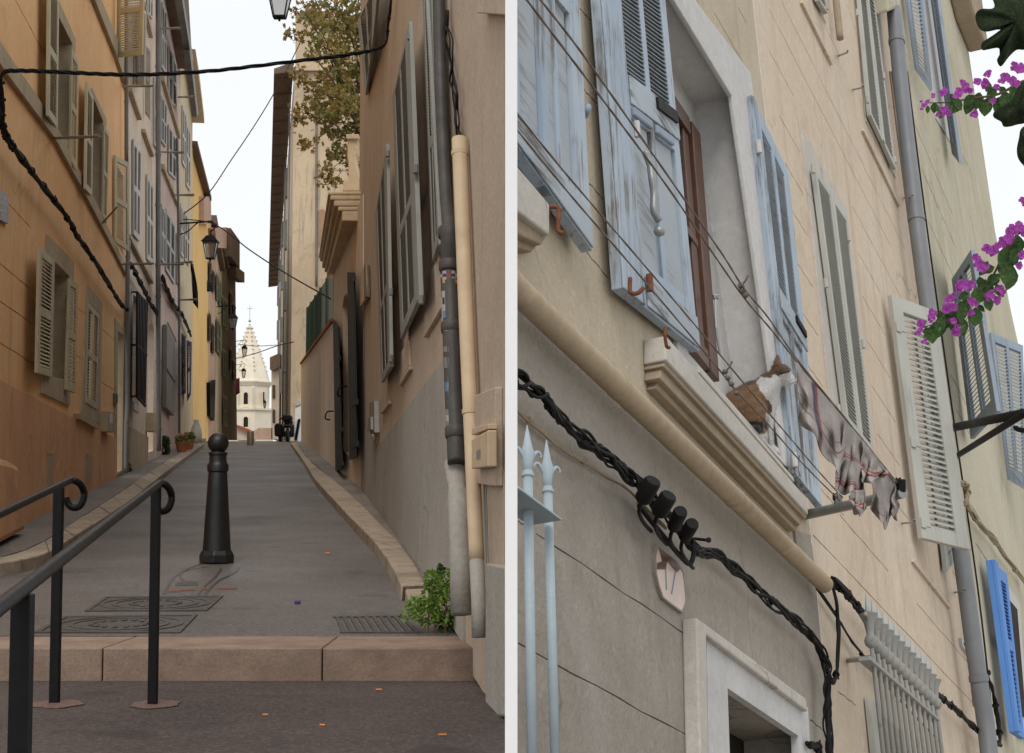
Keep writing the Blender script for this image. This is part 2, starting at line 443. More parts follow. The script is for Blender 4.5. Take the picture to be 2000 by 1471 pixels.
# unseen pale lane below the cat facade, added to bounce light onto its undersides
M_PALEG = stone('pale bounce paving', lin(190,184,174), lin(160,154,146), .3, 1)
sheet('lane', [V((0.02,-25,-2.7)), V((60,-25,-2.7)), V((60,60,-2.7)), V((0.02,60,-2.7))], M_PALEG)
# asphalt repairs
def patch(px, label, mat):
    pts = []
    for i in range(len(px)):
        for j in range(5):
            x, y = lerp2(px[i], px[(i+1) % len(px)], j/5); p = STREET.at(x+random.uniform(-2,2), y+random.uniform(-.8,.8))
            pts.append(p + V((0,0,.006 + 0.010*noise.noise(V((p.x*.6, p.y*.35, 0))))))
    return tag(MB().add(pts, [list(range(len(pts)))]).build('asphalt_patch', mat), label, 'road patch')
M_ROADP = asphalt('darker asphalt repair', lin(92,84,80), lin(74,68,66), 0.6)
M_ROADL = asphalt('paler asphalt repair', lin(130,120,112), lin(108,99,94), 0.75)
# stone step
stp = MB(); zt = -0.693
base = MB().box((-2.1, 8.56, -0.79), 4.1, 0.60, 0.14).build('step', M_JOINT); struct(base)
xs = [-120, 208, 633, 984]
for i in range(3):
    x0 = (xs[i]-1000)/F*8.17 + (0.003 if i else 0); x1 = (xs[i+1]-1000)/F*8.17 - 0.003
    b = MB().box(((x0+x1)/2, 8.53, (zt-0.86)/2), x1-x0, 0.72, zt+0.86).build('stone_block', M_STEP, base, bevel=0.007)
# pavements and kerbs
def walk(name, outer, inner, wallpts, mat):
    pass
kl_out = [(-90,1112),(0,1099),(50,1090),(92,1078),(128,1057),(190,1018),(257,974),(333,914),(398,867)]
kl_in = [(-90,1102),(0,1088),(48,1074),(86,1056),(108,1043),(169,1003),(236,960),(318,905),(388,865)]
wl = [(-90,1088),(0,1044),(52,1024),(132,979),(225,934),(303,895),(340,877),(372,864)]
p_in = [SWALK.at(*p) for p in kl_in]; p_w = [SWALK.at(*p) for p in wl]
far_l = PL.at(430, 840); 
ext = [V((p_in[-1].x - 0.154*(CREST-p_in[-1].y), CREST, zs(CREST)+.1)), V((p_w[-1].x-1.6-0.154*(CREST-p_w[-1].y), CREST, zs(CREST)+.1))]
sheet('pavement_left', p_in + ext + [p - V((0.5,0,0)) for p in p_w[::-1]], M_WALK, 0.1)
def kerb(name, out, inn, step_n):
    A = spline([SWALK.at(*p) for p in out], 10); B = spline([SWALK.at(*p) for p in inn], 10)
    root = None
    n = len(A)-1
    cuts = [0]; acc = 0
    for i in range(n):
        acc += (A[i+1]-A[i]).length
        if acc > step_n: cuts.append(i+1); acc = 0
    if cuts[-1] != n: cuts.append(n)
    drop = V((0,0,-0.15))
    bed = MB()
    for i in range(n):
        bed.hexa([A[i].lerp(B[i],.1)-V((0,0,.012)), A[i+1].lerp(B[i+1],.1)-V((0,0,.012)), B[i+1]-V((0,0,.012)), B[i]-V((0,0,.012)), A[i]+drop, A[i+1]+drop, B[i+1]+drop, B[i]+drop])
    root = struct(bed.build(name, M_JOINT))
    for a, b in zip(cuts[:-1], cuts[1:]):
        mm = MB(); k = b-a+1
        g = 0.012
        jz = V((0,0,random.uniform(-.004,.006)))
        PA = [A[i] for i in range(a,b+1)]; PB = [B[i] for i in range(a,b+1)]
        PA[0] = PA[0]+(PA[1]-PA[0]).normalized()*g; PB[0] = PB[0]+(PB[1]-PB[0]).normalized()*g
        vs = [p+jz for p in PA]+[p+jz for p in PB]+[p+drop for p in PA]+[p+drop for p in PB]
        fs = []
        for i in range(k-1):
            fs += [(i,i+1,k+i+1,k+i), (2*k+i,2*k+i+1,i+1,i), (k+i,k+i+1,3*k+i+1,3*k+i)]
        fs += [(0,k,3*k,2*k), (k-1,2*k-1,4*k-1,3*k-1)]
        mm.add(vs, fs).build('kerb_stone', M_KERB, root, bevel=0.012)
    return root
kerb('kerb_left', kl_out, kl_in, 1.5)
kr_out = [(568,865),(593,900),(614,933),(645,968),(692,1018),(731,1057),(762,1100),(783,1142)]
kr_in = [(577,863),(603,897),(640,928),(692,972),(762,1042),(793,1078),(812,1104),(830,1140)]
kerb('kerb_right', kr_out, kr_in, 1.3)
wr = [(590,862),(653,912),(700,945),(745,985),(800,1050),(839,1106),(880,1170),(925,1243)]
pin = [SWALK.at(*p) for p in kr_in]; pw = [SWALK.at(*p) for p in wr]
mm = MB(); kk = len(pin)
for i in range(kk-1):
    mm.add([pin[i]+V((0,0,-.006)), pin[i+1]+V((0,0,-.006)), pw[i+1]+V((0.12,0,-.006)), pw[i]+V((0.12,0,-.006))], [(0,1,2,3)])
struct(mm.build('pavement_right', M_WALK))
# pale worn block at the kerb end, by the weeds
q0 = [STREET.at(*p) for p in ((783,1146),(829,1146),(846,1212),(800,1200))]
tag(MB().prism([p+V((0,0,.07)) for p in q0], (0,0,-.1)).build('kerb_end_block', M_KERB, bevel=0.012), 'pale broken stone block ending the right kerb beside the weeds', 'stone block')

# ------------------------------------------------------------------ street fittings
# bollard
bb = STREET.at(423, 1100); s = bb.y/F
bol = thing('bollard', 'dark cast iron bollard with ball top in the middle of the lane', 'bollard', bb)
H = 253*s
def rr(px): return px/2*s
MB().lathe(bb, [(rr(66),0), (rr(68),.01), (rr(68),.062*H), (rr(62),.085*H), (rr(57),.10*H)], 8).build('foot', M_IRON, bol, bevel=0.006)
MB().lathe(bb, [(rr(56),.085*H),(rr(53),.14*H),(rr(47),.35*H),(rr(41),.55*H),(rr(37),.69*H),(rr(35),.70*H)], 24).build('shaft', M_IRON, bol, smooth=True, auto=40)
MB().lathe(bb, [(rr(34),.69*H),(rr(36),.70*H),(rr(41),.705*H),(rr(42),.75*H),(rr(37),.765*H),(rr(34),.78*H),(rr(33),.825*H),(rr(37),.835*H),(rr(36),.85*H),(rr(26),.855*H),(rr(24),.87*H)], 28).build('collar', M_IRON, bol, smooth=True, auto=40)
rb = rr(41)
MB().lathe(bb, [(rb*math.sin(a), .922*H - rb*math.cos(a)) for a in [math.pi*i/14 for i in range(15)]], 28).build('ball', M_IRON, bol, smooth=True)
# steel bollard on the crest
sb = STREET.at(489, 869); s2 = sb.y/F
o = MB().lathe(sb, [(7*s2,0),(7*s2,25*s2),(6.3*s2,27*s2),(0.01,27.5*s2)], 20).build('steel_bollard', M_STEEL, smooth=True, auto=40)
tag(o, 'short brushed steel cylinder bollard far up the lane near the church', 'bollard')
# handrails
def handrail(label, Yf, far, near, pn, post_w, rr_far, rr_near, farbase, Yn, nearbase, curl):
    pf = atY(far[0], far[1], Yf); pnr = atY(near[0], near[1], Yn)
    t = thing('handrail', label, 'handrail', V((pf.x, pf.y, -0.85)))
    d = (pf-pnr).normalized()
    path = [pnr - d*1.2] + [pnr.lerp(pf, i/10) for i in range(11)]
    side = V((1,0,0)); up = V((0,0,1))
    r = rr_far
    # the end rolls over and curls back under
    cr = curl*Yf/F
    c0 = pf
    arc = []
    for a in range(0, 19):
        ang = R(90 - a*14); sh_ = 1 - .35*max(0, a-10)/8
        arc.append(c0 + side*(math.cos(ang)*cr*.72*sh_) + up*(math.sin(ang)*cr*sh_ - cr) + d*(.012*min(a,6)))
    path += arc[1:]
    MB().tube(spline(path, 3), r, 14).build('rail', M_RAIL, t, smooth=True)
    for (px, py, Y, z0) in pn:
        top = atY(px, py, Y); wd = post_w/2
        MB().box((top.x, top.y, (top.z+z0)/2), post_w, post_w, top.z-z0).build('post', M_BLACK, t, bevel=0.003)
    return t
handrail('long dark tube handrail nearer the middle of the steps', 7.2, (312,944), (45,1150), [(305,950,7.2,-0.86),(45,1160,3.3,-1.25)], 0.0385, .0158, .026, 0, 3.3, 0, 30)
handrail('shorter dark handrail end at the left by the orange wall', 7.25, (138,938), (-80,1042), [(115,952,7.25,-0.86)], 0.040, .0152, .022, 0, 5.2, 0, 30)
for px, py, lb in ((303,1372,'reddish repair patch round the foot of the long handrail post'),(110,1369,'reddish repair patch round the foot of the shorter handrail post')):
    c = V(atY(px,py,7.2)); c.z = -0.848; pts = []
    for i in range(20):
        a = 2*math.pi*i/20; rr_ = 0.09*(1+.3*noise.noise(V((math.cos(a)*1.5+px, math.sin(a)*1.5, 3))))
        pts.append(c + V((math.cos(a)*rr_*1.2, math.sin(a)*rr_*1.6, .003)))
    tag(MB().prism(pts, (0,0,-.003)).build('repair_patch', M_REDDISH), lb, 'patch')
# manhole covers, grate, small cover
def onroad(px, py, dz=0.004): 
    p = STREET.at(px, py); return p + V((0,0,dz + 0.010*noise.noise(V((p.x*.6, p.y*.35, 0)))))
M_MAN = plain('worn manhole iron', lin(94,88,83), 0.5, 0.5, 0.5, 0.5, 12, 0.6)
def manhole(c4, label, circ):
    q = [onroad(*p, 0.003) for p in c4]
    t = thing('manhole_cover', label, 'manhole cover', sum(q, V())/4)
    MB().prism(q, (0,0,-.02)).build('plate', M_MAN, t)
    Qf = lambda u, v: q[0].lerp(q[1],u).lerp(q[3].lerp(q[2],u),v)
    for rr_ in (.46, .36):
        k = 36; mo = MB()
        o_ = [Qf(.5+rr_*math.cos(2*math.pi*i/k), .5+rr_*math.sin(2*math.pi*i/k))+V((0,0,.004)) for i in range(k)]
        i_ = [Qf(.5+(rr_-.035)*math.cos(2*math.pi*i/k), .5+(rr_-.035)*math.sin(2*math.pi*i/k))+V((0,0,.004)) for i in range(k)]
        mo.ring(o_, i_, (0,0,-.01)).build('rim', M_MAN, t)
    for (u0,v0,u1,v1) in ((0,0,1,.06),(0,.94,1,1),(0,.06,.035,.94),(.965,.06,1,.94)):
        MB().prism([Qf(u0,v0)+V((0,0,.005)),Qf(u1,v0)+V((0,0,.005)),Qf(u1,v1)+V((0,0,.005)),Qf(u0,v1)+V((0,0,.005))],(0,0,-.012)).build('frame_bar', M_MAN, t)
    for a in range(16):
        an = 2*math.pi*a/16; c_ = Qf(.5+.2*math.cos(an), .5+.2*math.sin(an))+V((0,0,.005)); MB().lathe(c_, [(.02,0),(.018,.004),(.001,.005)], 8).build('stud', M_MAN, t)
manhole(((205,1167),(436,1166),(404,1195),(165,1196)), 'square worn iron manhole cover nearest the bollard', 1)
manhole(((125,1207),(386,1203),(352,1238),(66,1239)), 'square worn iron manhole cover against the stone step', 1)
q = [onroad(*p) for p in ((345,1137),(385,1136),(388,1144),(342,1145))]
tag(MB().prism(q,(0,0,-.01)).build('small_cover', M_MAN), 'small iron cover plate in front of the bollard', 'cover')
M_PAINT = plain('orange spray paint', lin(138,94,80), 0.8, 0, 0.2, 0.4, 40)
for i, (x0,x1,y) in enumerate(((328,352,1155),(352,382,1153),(392,408,1151),(424,462,1150))):
    k = 10; pts = [onroad(x0+(x1-x0)*j/k, y-1.2-random.random()*1.5, .004) for j in range(k+1)]+[onroad(x0+(x1-x0)*j/k, y+1.2+random.random()*1.5, .004) for j in range(k,-1,-1)]
    tag(MB().add(pts,[list(range(len(pts)))]).build('paint_mark', M_PAINT), ['orange sprayed dash left of the small cover','orange sprayed dash below the small cover','short orange sprayed dash under the bollard foot','orange sprayed dash right of the bollard foot'][i], 'paint mark', 'orange marks by the bollard')
# drain grate
gq = [onroad(*p, 0.008) for p in ((650,1206),(792,1204),(822,1237),(664,1237))]
gf = lambda u, v: gq[0].lerp(gq[1],u).lerp(gq[3].lerp(gq[2],u),v)
gr = thing('drain_grate', 'iron drain grate with slanting bars beside the weeds and step', 'grate', gf(.5,.5))
MB().prism([p-V((0,0,.014)) for p in gq], (0,0,-.02)).build('pit', M_DKHOLE, gr)
for i in range(10):
    u = (i+.25)/10
    MB().hexa([gf(u,.06), gf(u+.052,.06), gf(u+.052,.94), gf(u,.94)]+[p-V((0,0,.02)) for p in (gf(u,.06), gf(u+.052,.06), gf(u+.052,.94), gf(u,.94))]).build('bar', M_MAN, gr)
for v0 in (0,.94):
    MB().hexa([gf(0,v0), gf(1,v0), gf(1,v0+.06), gf(0,v0+.06)]+[p-V((0,0,.02)) for p in (gf(0,v0), gf(1,v0), gf(1,v0+.06), gf(0,v0+.06))]).build('frame', M_MAN, gr)
# pale cement smears
M_SMEAR = asphalt('cement smear', lin(150,140,131), lin(118,110,104), .8)
def smear(cs, label, mat=M_SMEAR):
    pts = []
    for i in range(len(cs)):
        a, b = cs[i], cs[(i+1) % len(cs)]
        for j in range(6):
            t = j/6; x, y = lerp2(a, b, t)
            pts.append(onroad(x+random.uniform(-3,3), y+random.uniform(-1,1), .003))
    tag(MB().add(pts, [list(range(len(pts)))]).build('cement_smear', mat), label, 'smear')
M_WET = asphalt('damp asphalt', lin(70,64,61), lin(58,53,51), .4)
def trickle(pts, w, label):
    P = spline([V((x,y,0)) for x,y in pts], 6); A = []; B = []
    for i, p in enumerate(P):
        k = w*(.6+.6*abs(math.sin(i*1.7))); A.append(onroad(p.x-k, p.y, .003)); B.append(onroad(p.x+k, p.y, .003))
    tag(MB().add(A+B[::-1], [(i,i+1,2*len(A)-2-i,2*len(A)-1-i) for i in range(len(A)-1)]).build('damp_trickle', M_WET), label, 'stain')
trickle([(392,1103),(365,1112),(340,1128),(330,1142),(320,1162)], 3, 'damp dark trickle running left from the bollard foot')
trickle([(405,1108),(360,1116),(352,1128),(366,1138)], 2.4, 'short damp trickle curling below the bollard foot')
trickle([(468,1104),(455,1120),(428,1134),(410,1150),(398,1168)], 3, 'damp dark trickle running right then down from the bollard foot')
trickle([(432,1112),(420,1128),(400,1146),(385,1166)], 2.6, 'damp trickle straight below the bollard')
# litter
M_BUTT = plain('orange filter paper', lin(226,140,84), 0.8, 0, .2, .2, 50)
M_BLUEB = plain('blue plastic scrap', lin(66,58,120), 0.5)
def butt(px, py, ang, label, land=True, L=14):
    if land:
        d = ray(px,py); p = d*(-0.845/d.z)
    else: p = onroad(px,py,.008)
    r = .0035*p.y/6; v = V((math.cos(ang), math.sin(ang), 0))*L*p.y/F/2
    tag(MB().tube([p-v, p+v], r, 8).build('cigarette_butt', M_BUTT), label, 'cigarette butt', 'litter on the ground')
butt(518,1396,.2,'leftmost orange cigarette butt on the dark landing', L=10); butt(630,1416,-.5,'orange cigarette butt on the landing below the step centre', L=12)
butt(864,1435,.1,'orange cigarette butt nearest the bottom right of the landing', L=16); butt(913,1324,1.0,'cigarette butt against the foot of the step at right', L=10); butt(740,1347,0,'brown cigarette butt just below the step right of centre', L=12)
butt(640,1082,0,'small brown butt on the road near the right kerb', False, 9)
p = onroad(581,1180,.01); tag(MB().box(p,.035,.03,.02).build('blue_scrap', M_BLUEB, bevel=.004), 'small blue plastic scrap on the road', 'litter')
# ------------------------------------------------------------------ shared building parts
def shutter(parent, q, mat, panels=((.06,.47),(.53,.94)), cols=((.14,.86),), n=12, th=0.03, single=True, name='shutter', slatmat=None, cover=0.62, planks=None):
    """louvred leaf: stiles and rails in one mesh, every slat a piece of its own"""
    fr = MB(); c0 = min(c[0] for c in cols); c1 = max(c[1] for c in cols)
    fr.qbox(q, 0, c0, 0, 1, -th/2, th/2); fr.qbox(q, c1, 1, 0, 1, -th/2, th/2)
    for a, b in zip(cols[:-1], cols[1:]): fr.qbox(q, a[1], b[0], 0, 1, -th/2, th/2*0.98)
    ts = [0] + [x for p in panels for x in p] + [1]
    for i in range(0, len(ts), 2): fr.qbox(q, c0, c1, ts[i], ts[i+1], -th/2*.96, th/2*.96)
    o = fr.build(name, mat, parent, bevel=0.003)
    sm = slatmat or mat
    st = MB()
    for (a, b) in panels:
        for (s0, s1) in cols:
            if planks and (a, b) in planks:
                k = planks[(a, b)]
                for i in range(k):
                    u0 = s0+(s1-s0)*i/k; u1 = s0+(s1-s0)*(i+1)/k
                    g = 0.06*(u1-u0)
                    MB().qbox(q, u0+g, u1-g, a, b, -th*.35, th*.12).build('plank', sm, o, bevel=0.002)
                MB().qbox(q, s0, s1, a, b, -th*.38, -th*.1).build('plank_back', sm, o)
                continue
            for i in range(n):
                p = (b-a)/n; t0 = a+p*(i+.08); t1 = t0+p*cover; tk = p*.16
                e = (s1-s0)*0.0
                m_ = st if not single else MB()
                j = random.uniform(-.06,.06)*p
                m_.hexa([q.f(s0,t0+j,-th*.35), q.f(s1,t0+j,-th*.35), q.f(s1,t1+j,th*.38), q.f(s0,t1+j,th*.38),
                         q.f(s0,t0+tk+j,-th*.38), q.f(s1,t0+tk+j,-th*.38), q.f(s1,t1+tk+j,th*.35), q.f(s0,t1+tk+j,th*.35)])
                if single: m_.build('slat', sm, o)
    if not single and st.v: st.build('louvre', sm, o, kind='stuff')
    return o
def inset(c, k):
    cx = sum(p[0] for p in c)/len(c); cy = sum(p[1] for p in c)/len(c)
    return [(cx+(p[0]-cx)*k, cy+(p[1]-cy)*k) for p in c]
def hole(pl, c, depth=0.2, cap=False): return ([pl.at(*p) for p in c], depth, cap)
def pane(parent, pl, c, depth=0.18, frame=M_WHITESH, mull=True, glass=M_GLASS, name='window'):
    """frame with glass set deep in an opening given by its corners on the wall face"""
    P = [pl.at(*p) - pl.n*depth for p in c]
    class q2: pass
    q = Quad.__new__(Quad); q.p = P; q.n = pl.n; q.w = (P[1]-P[0]).length; q.h = (P[3]-P[0]).length
    fr = MB(); b = .05/max(q.w,.2); v = .05/max(q.h,.2)
    fr.qbox(q,0,b,0,1,0,.03); fr.qbox(q,1-b,1,0,1,0,.03); fr.qbox(q,b,1-b,0,v,0,.029); fr.qbox(q,b,1-b,1-v,1,0,.029)
    if mull:
        fr.qbox(q,.5-b/2,.5+b/2,v,1-v,0,.031)
        for t in (.33,.66): fr.qbox(q,b,1-b,t-v/3,t+v/3,.002,.026)
    o = fr.build(name, frame, parent)
    MB().qbox(q,-.02,1.02,-.02,1.02,-.01,.004).build('pane', glass, o)
    return o
def surround(parent, pl, outer, inner, mat, proud=0.02, name='window_surround'):
    return MB().ring([pl.at(*p)+pl.n*proud for p in outer], [pl.at(*p)+pl.n*proud for p in inner], -pl.n*(proud+.004)).build(name, mat, parent, bevel=0.004)
def strip(parent, pl, up, lo, mat, proud, name):
    m = MB()
    for i in range(len(up)-1):
        a = [pl.at(*p)+pl.n*proud for p in (up[i], up[i+1], lo[i+1], lo[i])]
        m.hexa(a + [p - pl.n*(proud+.004) for p in a])
    return m.build(name, mat, parent)
def rod(parent, pl, a, b, r, mat, off_a, off_b, name='drying_rod'):
    return MB().tube([pl.at(a[0],a[1],off_a), pl.at(b[0],b[1],off_b)], r, 8).build(name, mat, parent, smooth=True, auto=50)
def pxm(p, px): return px * p.dot(FWD)/F           # photograph pixels -> metres at a point
def downpipe(parent, pl, pts, wpx, mat, off=0.09, name='downpipe', rings=4):
    P = [pl.at(x, y, off) for x, y in pts]
    P2 = spline(P, 4)
    r = pxm(P[len(P)//2], wpx)/2
    o = MB().tube(P2, r, 14).build(name, mat, parent, smooth=True)
    for i in range(1, rings+1):
        k = int(len(P2)*i/(rings+1)); a = P2[k]; b = P2[min(k+1, len(P2)-1)]; d = (b-a).normalized()
        MB().tube([a-d*r*.5, a+d*r*.5], r*1.18, 14).build('pipe_collar', mat, o, smooth=True, auto=40)
    return o

def liner(pl, c, d, mat, parent, back=False):
    a = [pl.at(*p) - pl.n*.002 for p in c]; b = [p - pl.n*d for p in a]
    ca_, cb_ = sum(a, V())/4, sum(b, V())/4
    a = [p.lerp(ca_, .004) for p in a]; b = [p.lerp(cb_, .004) for p in b]
    return MB().add(a+b, [(i,(i+1)%4,(i+1)%4+4,i+4) for i in range(4)]+([(4,5,6,7)] if back else [])).build('reveal', mat, parent)
# ------------------------------------------------------------------ orange house
O = thing('house', 'orange rendered house with cream shutters at the left edge', 'house', V((PL.at(120,980).x, PL.at(120,980).y, zs(18))))
w_o1 = [(111,30),(139,86),(134,276),(109,258)]
w_o2 = [(181,192),(200,238),(196,424),(178,384)]
w_o4 = [(103,511),(132,540),(127,742),(98,736)]
w_o5 = [(170,589),(192,613),(187,800),(166,786)]
w_o6 = [(228,646),(240,656),(236,918),(226,924)]
w_o3 = [(226,318),(241,345),(241,500),(226,474)]
holes = [hole(PL, w) for w in (w_o1,w_o2,w_o4,w_o5,w_o3)] + [hole(PL, w_o6, .3)]
for a, b in (((-60,465),(72,575)),((-60,545),(70,638)),((-60,632),(66,711)),((0,380),(60,445)),((146,596),(166,614)),((145,690),(164,706)),
             ((198,641),(222,664)),((196,745),(222,762)),((30,0),(90,112)),((2,255),(60,330))):
    holes.append(groove(PL, a, b, 0.012, 0.015))
m = MB(); holed(m, [PL.at(*p) for p in ((-120,1130),(-120,-900),(243,-900),(243,945))], PL.n, holes, 0.35)
m.build('wall', M_ORANGE, O)
p0, p1 = PL.at(-120,1130), PL.at(-120,-900)           # the house turns the corner at the near end
side = -PL.n*6
MB().add([p0, p1, p1+side, p0+side], [(0,1,2,3)]).build('side_wall', M_ORANGE, O)
strip(O, PL, [(-120,-80),(0,98),(92,230),(167,368),(218,473),(243,522)], [(-120,-42),(0,140),(99,270),(167,394),(218,490),(243,540)], M_TRIM, .05, 'string_course')
strip(O, PL, [(120,-150),(190,0),(228,90),(243,135)], [(110,-130),(177,0),(222,112),(243,178)], M_TRIM, .06, 'string_course')
strip(O, PL, [(-120,690),(0,746),(129,812),(211,850),(225,857)], [(-120,1130),(0,1060),(129,990),(211,950),(225,944)], M_DADO, .03, 'dado')
MB().prism([PL.at(*p, .22) for p in ((-60,880),(0,893),(22,899),(36,907),(42,918),(47,1000),(54,1036),(-60,1098))], -PL.n*.22).build('buttress', M_DADO, O, bevel=.06)
for c, dn in ((((112,-10),(146,72),(140,295),(134,276)),0),):
    pass
surround(O, PL, [(108,-10),(146,78),(138,292),(105,268)], w_o1, M_TRIM, .015)
surround(O, PL, [(177,172),(206,232),(202,440),(174,392)], w_o2, M_TRIM, .015)
surround(O, PL, [(88,457),(141,511),(133,793),(78,768)], w_o4, M_TRIM, .025)
surround(O, PL, [(168,555),(197,593),(192,829),(156,810)], w_o5, M_TRIM, .025)
surround(O, PL, [(223,622),(244,647),(241,922),(223,930)], w_o6, M_TRIM, .02, 'door_surround')
for w in (w_o1, w_o2, w_o3): pane(O, PL, w, .19)
for w in (w_o1, w_o2, w_o4): liner(PL, w, .185, M_TRIM, O)
liner(PL, w_o6, .24, M_TRIM, O)
pane(O, PL, w_o4, .19, M_CURTAIN, True, M_CURTAIN)
MB().qbox(Quad(PL, w_o5, -.05),0,1,0,1,-.02,0).build('dark_backing', M_DKHOLE, O)  # dark sheet standing for the unlit space behind the slats
dq = Quad(PL, w_o6, -.25)
dr = MB().qbox(dq,0,1,0,1,-.03,0).build('door', M_GREYSH, O)
for t0, t1 in ((.06,.3),(.36,.62),(.68,.95)): MB().qbox(dq,.12,.88,t0,t1,0,.012).build('door_panel', M_GREYSH, dr)
sh = lambda c, **k: shutter(O, Quad(PL, c), M_OLIVESH, **k)
sh([(94,-45,.10),(113,-5,.03),(110,252,.03),(92,226,.10)], n=16)
sh([(138,95,.03),(152,120,.09),(148,334,.09),(136,312,.03)], n=14)
sh([(168,160,.09),(180,188,.03),(178,384,.03),(165,369,.09)], n=14)
sh([(202,243,.03),(212,262,.08),(207,436,.08),(199,424,.03)], n=14)
sh([(223,303,.03),(251,318,.2),(251,492,.2),(223,472,.03)], n=16)
sh([(230,-70,.03),(283,-72,.46),(279,107,.46),(228,113,.03)], n=16)
sh([(75,484,.12),(104,508,.04),(99,737,.04),(70,728,.12)], n=13)
sh([(134,543,.04),(150,555,.11),(146,768,.11),(127,761,.04)], n=13)
sh([(170,589,.02),(181,601,.02),(176,793,.02),(166,786,.02)], n=13)
sh([(181.3,601,.02),(192,613,.02),(187,800,.02),(176.3,793,.02)], n=13)
MB().prism([PL.at(*p,.08) for p in ((156,808),(192,828),(192,838),(156,818))], -PL.n*.1).build('sill', M_TRIM, O)
rod(O, PL, (104,270), (195,266), .016, M_ZINC, .02, .75)
rod(O, PL, (196,440), (229,404), .012, M_ZINC, .02, .3)
def ventgrille(parent, pl, c):
    q = Quad(pl, c, .035)
    o = MB().qbox(q,0,1,0,1,-.03,-.008).build('vent_grille', M_DKHOLE, parent)
    for i in range(5): MB().qbox(q,i/5+.03,i/5+.15,0,1,-.01,.006).build('bar', M_TRIM, o)
    MB().qbox(q,-.03,1.03,-.04,.0,-.02,.008).build('bar', M_TRIM, o)
ventgrille(O, PL, [(92,886),(106,889),(104,944),(91,951)])
ventgrille(O, PL, [(169,889),(180,892),(179,939),(169,943)])
downpipe(O, PL, [(247,-60),(247,150),(247,318)], 8, M_PIPE)
downpipe(O, PL, [(251,470),(249,560),(249,760),(247,840),(246,924)], 8.5, M_PIPE, rings=5)
bx = Quad(PL, [(211,803),(223,806),(223,845),(210,843)], .12)
o = thing('meter_box', 'small cream meter box with paper label on the orange wall', 'box', bx.f(.5,1)); MB().qbox(bx,0,1,0,1,-.12,0).build('case', M_TRIM, o, bevel=.005); MB().qbox(bx,.3,.75,.1,.55,0,.003).build('paper_label', M_CURTAIN, o)
bx = Quad(PL, [(225.5,768),(230.5,770),(230,789),(225.5,788)], .04)
o = thing('intercom', 'grey intercom panel beside the orange house door', 'intercom', bx.f(.5,1)); MB().qbox(bx,0,1,0,1,-.04,0).build('panel', M_ZINC, o)
for i in range(3): MB().qbox(bx,.2,.8,.12+.28*i,.3+.28*i,0,.004).build('button', M_BLACK, o)
sg = Quad(PL, [(-24,352),(17,382),(17,438),(-24,418)], .03)
M_SIGN = plain('blue grey enamel', lin(92,92,108), .35, 0, .5, .15, 4)
o = thing('street_sign', 'weathered blue grey street name plate high on the orange wall', 'sign', sg.f(.5,1)); MB().qbox(sg,0,1,0,1,-.02,0).build('plate', M_SIGN, o, bevel=.004)
for i in range(3): MB().qbox(sg,.12,.88,.2+.22*i,.27+.22*i,0,.002).build('lettering', M_WHITESH, o)

# ------------------------------------------------------------------ strings of cable along the left walls
def bundle(name, label, cat, pl, pts, off, rad, strands, mat, clip=0, wob=1.0, seed=1, group=None, spread=1.0, clipmat=None):
    random.seed(seed)
    P = spline([pl.at(p[0], p[1], p[2] if len(p) > 2 else off) for p in pts], 10)
    t = thing(name, label, cat, P[-1], group)
    for k in range(strands):
        ph = random.uniform(0, 6.28); fq = random.uniform(.08,.3)*random.choice((-1,1))
        path = []
        for i, p in enumerate(P):
            d = (P[min(i+1,len(P)-1)]-P[max(i-1,0)]).normalized(); s_ = pl.n.cross(d).normalized()
            a = ph+i*fq
            w_ = rad*spread*(0.55+.9*wob*abs(noise.noise(V((i*.13, k*7.3, seed)))))
            a += 1.6*noise.noise(V((i*.09, k*3.1, seed+5)))
            path.append(p + s_*math.sin(a)*w_ + pl.n*(math.cos(a)*w_*.7))
        MB().tube(path, rad*random.uniform(.45,.75), 6).build('strand', mat, t, smooth=True)
    if clip:
        for i in range(clip):
            p = P[int((i+.5)/clip*(len(P)-1))]; d = (P[min(int((i+.5)/clip*(len(P)-1))+1,len(P)-1)]-p)
            d = d.normalized() if d.length > 1e-6 else V((0,0,1))
            s_ = pl.n.cross(d).normalized()
            mm = MB().tube([p - s_*rad*2.2, p + s_*rad*random.uniform(1.6,2.6) + pl.n*rad*random.uniform(-.5,1)], [rad*.5, rad*.35], 6)
            mm.tube([p-d*rad*.35, p+d*rad*.35], rad*1.75, 8)
            mm.build('clip', clipmat or mat, t)
    return t
bundle('cable_bundle', 'thick black cable bundle sagging along the orange wall', 'cable', PL, [(0,150),(3,200),(4,240),(14,270),(37,303),(68,342),(102,386),(136,434),(150,460),(170,488),(197,530),(221,570),(238,596),(251,606)], .12, .022, 6, M_CABLE, 20, 1.6, 3)
bundle('cable_bundle', 'black cable bundle sagging along the pale cream house between two downpipes', 'cable', PL, [(254,516),(268,540),(284,572),(296,596),(311,618)], .12, .03, 5, M_CABLE, 7, 1.5, 4)
bundle('cable_bundle', 'black cable bundle sagging along the pink and yellow houses', 'cable', PL, [(316,540),(327,566),(340,594),(353,610),(362,630),(373,656)], .12, .034, 5, M_CABLE, 7, 1.5, 5)

